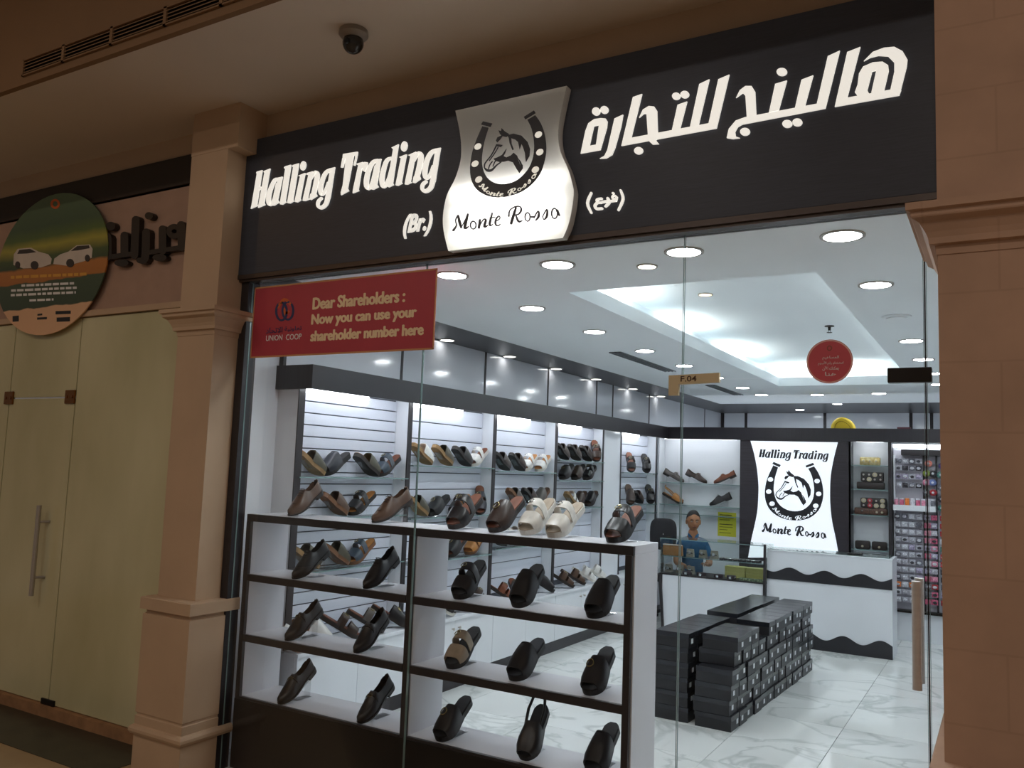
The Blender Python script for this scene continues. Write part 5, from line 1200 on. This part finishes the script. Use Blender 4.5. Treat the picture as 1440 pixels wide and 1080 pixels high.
def sole_slab(mb, t0, t1, z0, z1, dress, grow=0.0, heel=None):
    ts = [t0] + [t for t in TS if t0 < t < t1] + [t1]
    vs = []; n = len(ts)
    for z, sgn in ((z0, 0), (z1, 1)):
        for t in ts:
            for s_ in (1, -1): vs.append((X(t), s_ * (hw(t, dress) + grow) + cl_(t), (heel(t) if (heel and z == z0) else z) + lift(t)))
    fs = []
    for i in range(n - 1):
        a = 2 * i
        fs.append((a, a + 1, a + 3, a + 2)); b_ = 2 * n + 2 * i
        fs.append((b_, b_ + 2, b_ + 3, b_ + 1))
        fs.append((a, a + 2, b_ + 2, b_)); fs.append((a + 1, b_ + 1, b_ + 3, a + 3))
    fs.append((0, 2 * n, 2 * n + 1, 1)); e = 2 * n - 2
    fs.append((e, e + 1, 2 * n + e + 1, 2 * n + e))
    mb.add(vs, fs)
def interp(pts, t):
    for (a, x), (b_, y) in zip(pts, pts[1:]):
        if t <= b_:
            f = (t - a) / (b_ - a); f = f * f * (3 - 2 * f); return x + (y - x) * f
    return pts[-1][1]
def upper_closed(z0, style):
    mb = MB(); hp = [(0, 0.062), (0.1, 0.070), (0.22, 0.060), (0.36, 0.060), (0.46, 0.080), (0.56, 0.068), (0.7, 0.052), (0.85, 0.040), (0.95, 0.030), (1.0, 0.014)]
    if style == 'loafer': hp = [(0, 0.056), (0.1, 0.062), (0.22, 0.052), (0.36, 0.052), (0.48, 0.072), (0.56, 0.062), (0.7, 0.048), (0.85, 0.040), (0.95, 0.030), (1.0, 0.014)]
    ts = [0.0, 0.03, 0.08, 0.14, 0.2, 0.26, 0.32, 0.38, 0.43, 0.46, 0.5, 0.56, 0.63, 0.7, 0.77, 0.84, 0.9, 0.95, 0.985, 1.0]; N = 16
    for i, t in enumerate(ts):
        w_ = hw(t, True) - 0.0015; h_ = interp(hp, t)
        for k in range(N + 1):
            a = PI * k / N
            c_ = math.cos(a); s_ = math.sin(a)
            y = w_ * math.copysign(abs(c_) ** 0.75, c_); z = h_ * s_ ** 0.62
            if 0.03 <= t <= 0.46:
                op = 0.62
                if abs(c_) < op:
                    y = w_ * c_ * 1.05; z = 0.012 if 0.03 < t < 0.44 else h_ * 0.93
                else: y *= (1 - 0.16 * (z / h_))
            mb.v.append((X(t), y + cl_(t), z0 + z + lift(t)))
    for i in range(len(ts) - 1):
        for k in range(N):
            a = i * (N + 1) + k
            mb.f.append([a, a + N + 1, a + N + 2, a + 1])
            tm = (ts[i] + ts[i + 1]) / 2; inner = 0.03 < tm < 0.45 and 5 <= k <= N - 6
            mb.mi.append(1 if inner else 0)
    return mb
def strap(t0, t1, z0, ht, thick=0.004, skew=0.0, inset=0.0, flare=0.0):
    """arched band over the foot between t0 and t1"""
    mb = MB(); NU, NV = 12, 4
    def f(off):
        def g(u, v):
            a = PI * u; t = t0 + (t1 - t0) * v + skew * math.cos(a)
            t = min(max(t, 0.02), 0.97)
            w_ = hw(t) + 0.002 - inset + off; h_ = ht * (1 - 0.55 * max(0, (t - 0.55)) / 0.4) + off + flare * v
            c_ = math.cos(a); s_ = math.sin(a)
            return (X(t), w_ * math.copysign(abs(c_) ** 0.6, c_) + cl_(t), z0 + h_ * s_ ** 0.6 + lift(t))
        return g
    mb.grid(f(0.0), NU, NV); n = len(mb.v); mb.grid(f(thick), NU, NV)
    R_ = NU + 1
    for i in range(NU):
        mb.add([], []); mb.f.append([i, i + 1, n + i + 1, n + i]); mb.mi.append(0)
        b_ = NV * R_ + i; mb.f.append([b_, n + b_, n + b_ + 1, b_ + 1]); mb.mi.append(0)
    return mb
def over(t, y, ht, z0):
    w_ = hw(t) + 0.006; h_ = ht * (1 - 0.55 * max(0, t - 0.55) / 0.4) + 0.004
    c_ = min(0.999, abs(y / w_)) ** (1 / 0.6)
    return z0 + h_ * math.sqrt(1 - c_ * c_) ** 0.6 + 0.0015 + lift(t)
PROTO = {}
def proto(kind):
    """list of (part name, mesh builder, material slot names, smooth)"""
    if kind in PROTO: return PROTO[kind]
    P = []
    if kind in ('oxford', 'loafer', 'derby', 'moccasin'):
        s_ = MB(); sole_slab(s_, 0.0, 1.0, 0.016, 0.024, True, 0.003); P.append(('sole', s_, ['sole'], False))
        h_ = MB(); sole_slab(h_, 0.0, 0.27, 0.0, 0.017, True, 0.002); P.append(('heel', h_, ['sole'], False))
        P.append(('upper', upper_closed(0.023, 'loafer' if kind in ('loafer', 'moccasin') else 'ox'), ['main', 'lining'], True))
        if kind in ('oxford', 'derby'):
            for k in range(4):
                t = 0.47 + k * 0.045; z = 0.023 + interp([(0.46, 0.082), (0.7, 0.053)], t)
                P.append(('lace', MB().tube([(X(t), -0.016 + cl_(t), z - 0.004), (X(t) + 0.003, cl_(t), z + 0.003), (X(t), 0.016 + cl_(t), z - 0.004)], 0.0016, 5), ['lace'], True))
            P.append(('toe_cap', MB().tube([(X(0.8), (hw(0.8, True)) * c_ * 0.97 + cl_(0.8), 0.023 + 0.0455 * math.sqrt(max(0, 1 - c_ * c_)) ** 1.24 + lift(0.8)) for c_ in [math.cos(PI * k / 10) for k in range(1, 10)]], 0.0013, 5), ['lace'], True))
        else:
            P.append(('strap', MB().tube([(X(0.55), 0.036 * c_ + cl_(0.55), 0.023 + 0.066 * (1 - c_ * c_) ** 0.31) for c_ in [math.cos(PI * k / 10) for k in range(1, 10)]], 0.0045, 6), ['main'], True))
            P.append(('apron_seam', MB().tube([(X(0.56 + 0.33 * math.sin(PI * k / 10)), 0.026 * math.cos(PI * k / 10) + cl_(0.7), 0.023 + interp([(0.5, 0.062), (0.7, 0.045), (0.9, 0.036)], 0.56 + 0.33 * math.sin(PI * k / 10)) * 0.93 + 0.002) for k in range(11)], 0.0016, 5), ['lace'], True))
            if kind == 'loafer': P.append(('buckle', MB().tube([(X(0.57), 0.012 * math.cos(a) + cl_(0.57), 0.0935 + 0.0) if False else (X(0.57) + 0.008 * math.sin(a), 0.014 * math.cos(a) + cl_(0.57), 0.0925) for a in [2 * PI * k / 10 for k in range(11)]], 0.0015, 5), ['metal'], True))
    else:
        th = 0.026
        s_ = MB(); sole_slab(s_, 0.0, 1.0, 0.0, th, False, 0.003); P.append(('sole', s_, ['sole'], False))
        f_ = MB(); sole_slab(f_, 0.01, 0.99, th, th + 0.004, False, -0.002); P.append(('footbed', f_, ['bed'], False))
        z0 = th - 0.004
        if kind == 'slide2':
            P.append(('strap', strap(0.66, 0.90, z0, 0.062), ['main'], True)); P.append(('strap', strap(0.40, 0.58, z0, 0.074), ['main'], True))
            P.append(('buckle', MB().tube([(X(0.49) + 0.013 * math.cos(a), -0.012 + 0.014 * math.sin(a), over(0.49 + 0.05 * math.cos(a), -0.012 + 0.014 * math.sin(a), 0.074, z0)) for a in [2 * PI * k / 12 for k in range(13)]], 0.002, 5), ['metal'], True))
        elif kind == 'slide1':
            P.append(('strap', strap(0.42, 0.90, z0, 0.072), ['main'], True)); P.append(('stitching', MB().tube([(X(0.46), hw(0.46) * 0.9 * c_, z0 + 0.079 * (1 - c_ * c_) ** 0.3) for c_ in [math.cos(PI * k / 10) for k in range(1, 10)]], 0.0014, 5), ['lace'], True))
        elif kind == 'buckled':
            P.append(('strap', strap(0.46, 0.92, z0, 0.068), ['main'], True))
            P.append(('buckle', MB().tube([(X(0.62) + 0.016 * math.cos(a), -0.014 + 0.015 * math.sin(a), over(0.62 + 0.06 * math.cos(a), -0.014 + 0.015 * math.sin(a), 0.068, z0)) for a in [2 * PI * k / 14 for k in range(15)]], 0.0026, 6), ['metal'], True))
        elif kind == 'toering':
            P.append(('strap', strap(0.44, 0.66, z0, 0.074), ['main'], True)); P.append(('strap', strap(0.64, 0.88, z0, 0.062, 0.004, 0.04), ['main'], True))
            P.append(('toe_ring', MB().tube([(X(0.86), 0.012, z0 + 0.006), (X(0.84), 0.016, z0 + 0.036), (X(0.74), 0.010, z0 + 0.05)], 0.006, 6), ['main'], True))
        elif kind == 'backstrap':
            P.append(('strap', strap(0.48, 0.95, z0, 0.064), ['main'], True))
            P.append(('heel_strap', MB().tube([(X(0.5), 0.036, z0 + 0.035), (X(0.25), 0.040, z0 + 0.055), (X(0.03), 0.026, z0 + 0.066), (X(-0.02), 0.0, z0 + 0.068), (X(0.03), -0.026, z0 + 0.066), (X(0.25), -0.034, z0 + 0.055), (X(0.5), -0.03, z0 + 0.035)], 0.007, 6), ['main'], True))
            P.append(('pull_tab', MB().tube([(X(-0.015), 0, z0 + 0.06), (X(-0.04), 0, z0 + 0.095)], 0.006, 6), ['main'], True))
    PROTO[kind] = P
    return P
LEA = {}
def lea(name, c_, d_=None, rough=0.33):
    if name not in LEA: LEA[name] = mat('leather_' + name, c_, rough, var=0.18, scale=22, bump=0.12, col2=d_)
    return LEA[name]
COLS = {'black': ('1b191b', None), 'dark brown': ('35261f', None), 'brown': ('493529', '573f30'), 'tan': ('a06a34', 'b47c40'), 'white': ('d6d4d0', None), 'beige': ('9c8c78', None), 'olive': ('3a3628', '4a4534'), 'navy': ('24262f', None), 'grey': ('58524e', None), 'chestnut': ('6a3a26', '7c4830'), 'cream': ('cfcac2', None), 'slate': ('34404c', None)}
SOLE = {'black': '141314', 'white': 'c8c4bc', 'tan': '6a4426', 'dark': '221b18', 'honey': '8a6a40'}
SHM = {}
def shoe_mesh(kind, part_i, mats):
    key = (kind, part_i, tuple(m_.name for m_ in mats))
    if key not in SHM:
        nm_, mb, sl, sm = proto(kind)[part_i]
        SHM[key] = mb.mesh(nm_, mats, sm, fix=True)
    return SHM[key]
def put_shoe(kind, col, bed, sole, toe, yaw, pitch, label, group, cat=None, roll=0.0):
    isc = kind in ('oxford', 'loafer', 'derby', 'moccasin')
    nm_ = {'oxford': 'lace_up_shoe', 'derby': 'lace_up_shoe', 'loafer': 'loafer', 'moccasin': 'loafer', 'backstrap': 'strapped_sandal'}.get(kind, 'sandal')
    toe = (toe[0], toe[1], toe[2] - (0.0205 if isc else 0.0070))      # the tip of the curved sole rests on the shelf
    t = thing(nm_, label, 'shoe' if isc else 'sandal', toe, (0, pitch, yaw), group)
    lib = {'main': lea(col, *COLS[col]), 'bed': lea('bed_' + bed, *COLS[bed], rough=0.55) if bed else None, 'sole': lea('sole_' + sole, SOLE[sole], rough=0.5), 'lining': lea('lining', '2a211c', rough=0.7), 'lace': lea('lace', '121112', rough=0.6) if col not in ('white', 'cream') else lea('lace_white', 'bcb8b0', rough=0.6), 'metal': M_CHROME if col in ('white', 'cream') else mat('brassy_buckle', 'a89a70', 0.25, 1.0)}
    for i, (n_, mb, sl, sm) in enumerate(proto(kind)):
        link(n_, shoe_mesh(kind, i, [lib[s_] for s_ in sl]), t)
    return t
STM = {}
def put_stand(toe, yaw, pitch, label, group, z, drop=0.007):
    """bent clear acrylic strip that props up the shoe"""
    key = (round(pitch, 2), drop)
    if key not in STM:
        d = SL * 0.80 * math.cos(pitch); h = SL * 0.80 * math.sin(pitch) - drop - 0.003; d1 = SL * 0.46 * math.cos(pitch); h1 = SL * 0.46 * math.sin(pitch) - drop - 0.003
        base = MB().cbox(-d - 0.012, -d1 + 0.02, -0.024, 0.024, 0.0, 0.003, 0.001)
        ramp = MB().add([(-d, -0.02, h - 0.004), (-d1, -0.02, h1 - 0.004), (-d1, 0.02, h1 - 0.004), (-d, 0.02, h - 0.004), (-d, -0.02, h - 0.007), (-d1, -0.02, h1 - 0.007), (-d1, 0.02, h1 - 0.007), (-d, 0.02, h - 0.007)], [(0, 1, 2, 3), (7, 6, 5, 4), (0, 4, 5, 1), (1, 5, 6, 2), (2, 6, 7, 3), (3, 7, 4, 0)])
        post = MB().cbox(-d - 0.002, -d + 0.002, -0.02, 0.02, 0.003, max(h - 0.006, 0.01), 0.0008)
        STM[key] = [(n_, b_.mesh(n_, M_ACRYL, fix=True)) for n_, b_ in (('base', base), ('ramp', ramp), ('post', post))]
    t = thing('shoe_stand', label, 'shoe stand', (toe[0], toe[1], z), (0, 0, yaw), group)
    for n_, me in STM[key]: link(n_, me, t)
def kindname(kind): return {'oxford': 'lace-up shoe', 'derby': 'lace-up shoe', 'loafer': 'loafer', 'moccasin': 'moccasin', 'slide2': 'two-strap sandal', 'slide1': 'wide-strap sandal', 'buckled': 'buckled slide', 'toering': 'toe-ring sandal', 'backstrap': 'heel-strap sandal'}[kind]
ORD = ['first', 'second', 'third', 'fourth', 'fifth', 'sixth', 'seventh', 'eighth', 'ninth']
# ---- window display: (kind, colour, footbed, sole, toe pixel, pitch, yaw turn)
FRONT = [
 (3, 'window display top', [('oxford', 'brown', None, 'dark', (410, 723), 32, 4), ('derby', 'brown', None, 'dark', (528, 733), 28, -8), ('slide2', 'black', 'chestnut', 'dark', (636, 742), 33, 0), ('buckled', 'dark brown', 'chestnut', 'dark', (693, 747), 33, -4),
    ('slide2', 'cream', 'beige', 'white', (738, 752), 33, -4), ('slide2', 'cream', 'beige', 'white', (776, 756), 30, -6), ('slide2', 'black', 'chestnut', 'black', (860, 763), 30, -6)]),
 (2, 'upper window shelf', [('oxford', 'black', None, 'black', (416, 814), 32, 0), ('derby', 'black', None, 'black', (516, 827), 32, 0), ('slide2', 'black', 'black', 'black', (644, 841), 33, 4), ('slide1', 'black', 'black', 'black', (727, 854), 36, 2), ('slide1', 'black', 'black', 'black', (833, 869), 32, 0)]),
 (1, 'middle window shelf', [('loafer', 'black', None, 'black', (406, 900), 32, 0), ('moccasin', 'black', None, 'black', (503, 917), 34, 2), ('slide2', 'beige', 'black', 'black', (634, 936), 32, 2), ('slide1', 'black', 'navy', 'black', (722, 957), 30, -2), ('buckled', 'black', 'black', 'black', (828, 977), 33, 2)]),
 (0, 'bottom window shelf', [('loafer', 'black', None, 'black', (396, 991), 34, 0), ('loafer', 'black', None, 'black', (508, 1018), 34, 0), ('buckled', 'black', 'black', 'black', (618, 1045), 31, 0), ('backstrap', 'black', 'black', 'black', (738, 1068), 40, 6), ('slide1', 'black', 'black', 'black', (832, 1086), 32, 0)])]
for zi, place, row in FRONT:
    z = SHZ[zi]
    for k, (kind, col, bed, sole, px, pit, yw) in enumerate(row):
        q = on(2, z + 0.004, *px)
        y = min(max(q.y, DY0 + 0.028), 0.115)
        x = on(1, y, *px).x
        pitch = math.radians(pit); yaw = -PI / 2 + math.radians(yw)
        lab = '%s %s, %s from left on the %s' % (col, kindname(kind), ORD[k], place)
        put_shoe(kind, col, bed, sole, (x, y, z - 0.001), yaw, pitch, lab, 'shoes on the ' + place)
        put_stand((x, y), yaw, pitch, 'clear acrylic stand, %s from left on the %s' % (ORD[k], place), 'clear stands on the ' + place, z, 0.0205 if bed is None else 0.007)
# ---- wall shelves: (kind, colour, footbed, sole, toe pixel x, heading) heading R: toe to the rear, L: toe to the street, F: toe to the shop
def wall_row(bay, z, row, place, xplane=None):
    xp = xplane or -3.522
    y0, y1, _p = BAYS[bay]
    lst = []
    for (kind, col, bed, sole, px, hd) in row:
        lo_, hi_ = 0.2, 6.3
        for _ in range(30):                          # where this pixel column meets the shelf line
            m_ = (lo_ + hi_) / 2; d_ = Vector((xp, m_, z)) - CAMP
            if 720 + FPX * d_.dot(CR) / d_.dot(CF) < px: lo_ = m_
            else: hi_ = m_
        pit, yaw, back, fwd = {'R': (31, PI / 2 + 0.04, 0.245, 0.005), 'L': (31, -PI / 2 + 0.04, 0.005, 0.245), 'F': (52, -0.95, 0.035, 0.175), 'D': (30, 0.72, 0.19, 0.045), 'E': (30, -0.72, 0.045, 0.19)}[hd]
        lst.append([lo_ - back, lo_ + fwd, kind, col, bed, sole, hd, math.radians(pit), yaw, back])
    lst.sort(key=lambda a: a[0] + a[1])
    cur = y0 + 0.022
    for a in lst:                                    # push neighbours apart, then back inside the bay
        if a[0] < cur: d_ = cur - a[0]; a[0] += d_; a[1] += d_
        cur = a[1] + 0.004
    cur = y1 - 0.032
    for a in reversed(lst):
        if a[1] > cur: d_ = a[1] - cur; a[0] -= d_; a[1] -= d_
        cur = a[0] - 0.004
    if lst[0][0] < y0 + 0.015: print('CROWDED', place, lst[0][0], y0)
    for k, (a0_, a1_, kind, col, bed, sole, hd, pitch, yaw, back) in enumerate(lst):
        y = a0_ + back; x_ = xp
        if hd == 'F': x_ = -3.468
        if hd in 'DE': x_ = -3.385
        put_shoe(kind, col, bed, sole, (x_, y, z), yaw, pitch, '%s %s, %s along the %s' % (col, kindname(kind), ORD[k], place), 'shoes along the ' + place)
        put_stand((x_, y), yaw, pitch, 'clear acrylic stand, %s along the %s' % (ORD[k], place), 'clear stands along the ' + place, z)
def W(s):
    """compact row text: kind/colour/footbed/sole/px/heading separated by spaces"""
    out = []
    for it in s.split():
        k, c_, b_, so, px, hd = it.split('/')
        out.append((k, c_.replace('_', ' '), b_.replace('_', ' ') if b_ != '-' else None, so, float(px), hd))
    return out
S = SHELVES
wall_row(0, S[0][2], W('slide1/olive/tan/honey/454/R slide1/navy/black/black/460/L slide1/olive/tan/dark/532/R slide2/slate/chestnut/dark/535/L'), 'upper glass shelf of the first bay')
wall_row(0, S[0][1], W('slide1/brown/brown/tan/484/R slide2/black/tan/dark/493/L'), 'middle glass shelf of the first bay')
wall_row(0, S[0][0], W('slide1/olive/olive/honey/440/R slide1/olive/olive/tan/486/R slide2/slate/tan/tan/492/L'), 'lower glass shelf of the first bay')
CT = 0.51
wall_row(0, CT, W('slide1/white/tan/tan/420/D slide1/white/chestnut/tan/473/D slide2/dark_brown/chestnut/dark/503/D slide2/grey/chestnut/dark/523/D buckled/black/chestnut/dark/556/D'), 'cabinet top below the first bay', -3.43)
wall_row(1, S[1][2], W('slide1/white/tan/honey/604/R slide1/olive/black/honey/619/R slide1/black/brown/dark/657/R slide2/white/chestnut/white/664/L'), 'upper glass shelf of the second bay')
wall_row(1, S[1][1], W('slide1/olive/brown/honey/593/R buckled/black/black/black/605/L slide2/black/tan/dark/636/L slide2/navy/chestnut/dark/666/F'), 'middle glass shelf of the second bay')
wall_row(1, S[1][0], W('buckled/black/chestnut/dark/634/L slide2/tan/tan/tan/656/L'), 'lower glass shelf of the second bay')
wall_row(1, CT, W('slide2/black/black/white/630/D slide2/white/chestnut/white/646/D slide2/dark_brown/brown/dark/672/D'), 'cabinet top below the second bay', -3.43)
wall_row(2, S[2][2], W('slide1/dark_brown/brown/dark/714/R slide1/dark_brown/brown/dark/732/R slide2/white/tan/white/738/L slide2/white/tan/white/758/L'), 'upper glass shelf of the third bay')
wall_row(2, S[2][1], W('slide1/grey/brown/tan/731/R slide1/dark_brown/brown/dark/751/R slide1/grey/brown/tan/754/L'), 'middle glass shelf of the third bay')
wall_row(2, S[2][0], W('slide1/dark_brown/brown/dark/708/R slide2/cream/chestnut/white/724/R slide2/white/tan/white/741/R'), 'lower glass shelf of the third bay')
wall_row(2, CT, W('slide2/chestnut/chestnut/dark/694/D slide2/dark_brown/chestnut/dark/698/E slide1/black/black/black/771/D'), 'cabinet top below the third bay', -3.43)
wall_row(3, S[3][2], W('slide1/dark_brown/brown/dark/803/R slide1/dark_brown/brown/dark/817/R slide1/dark_brown/brown/dark/831/R slide2/dark_brown/chestnut/dark/838/F'), 'upper glass shelf of the fourth bay')
wall_row(3, S[3][1], W('buckled/black/black/dark/790/L buckled/dark_brown/black/dark/803/L slide2/black/black/dark/820/L'), 'middle glass shelf of the fourth bay')
wall_row(3, S[3][0], W('slide2/white/tan/honey/813/R slide1/dark_brown/brown/dark/812/L slide1/black/brown/dark/828/L'), 'lower glass shelf of the fourth bay')
wall_row(3, CT, W('slide2/brown/brown/dark/794/D slide2/brown/brown/dark/811/D slide2/white/white/white/822/D slide2/white/white/white/834/D'), 'cabinet top below the fourth bay', -3.43)
wall_row(4, S[4][2], W('slide2/black/chestnut/dark/881/F slide2/black/black/dark/903/F'), 'upper glass shelf of the fifth bay')
wall_row(4, S[4][1], W('slide1/dark_brown/brown/dark/880/F slide1/dark_brown/brown/dark/901/R slide2/black/black/dark/909/F'), 'middle glass shelf of the fifth bay')
# ---- rear niche: shoes stand across the view
def rear(px, z, hd, kind, col, bed, sole, label):
    y = 6.375
    lo_, hi_ = -3.6, -2.4
    for _ in range(30):
        m_ = (lo_ + hi_) / 2; d_ = Vector((m_, y, z)) - CAMP
        if 720 + FPX * d_.dot(CR) / d_.dot(CF) < px: lo_ = m_
        else: hi_ = m_
    yaw = 0.0 if hd == 'R' else PI
    put_shoe(kind, col, bed, sole, (lo_, y, z), yaw, math.radians(26), label, 'shoes in the rear niche')
    put_stand((lo_, y), yaw, math.radians(26), 'clear acrylic stand under the ' + label.replace(' in the rear niche', ''), 'clear stands in the rear niche', z, 0.0205 if bed is None else 0.007)
rear(960, 1.473, 'R', 'loafer', 'grey', None, 'black', 'grey loafer at the left of the upper shelf in the rear niche')
rear(992, 1.473, 'R', 'loafer', 'dark brown', None, 'black', 'dark brown loafer mid upper shelf in the rear niche')
rear(1006, 1.473, 'L', 'moccasin', 'chestnut', None, 'dark', 'chestnut shoe at the right of the upper shelf in the rear niche')
rear(959, 1.222, 'R', 'backstrap', 'tan', 'tan', 'dark', 'tan heel-strap sandal on the lower shelf in the rear niche')
rear(1000, 1.222, 'L', 'derby', 'black', None, 'black', 'black lace-up shoe on the lower shelf in the rear niche')
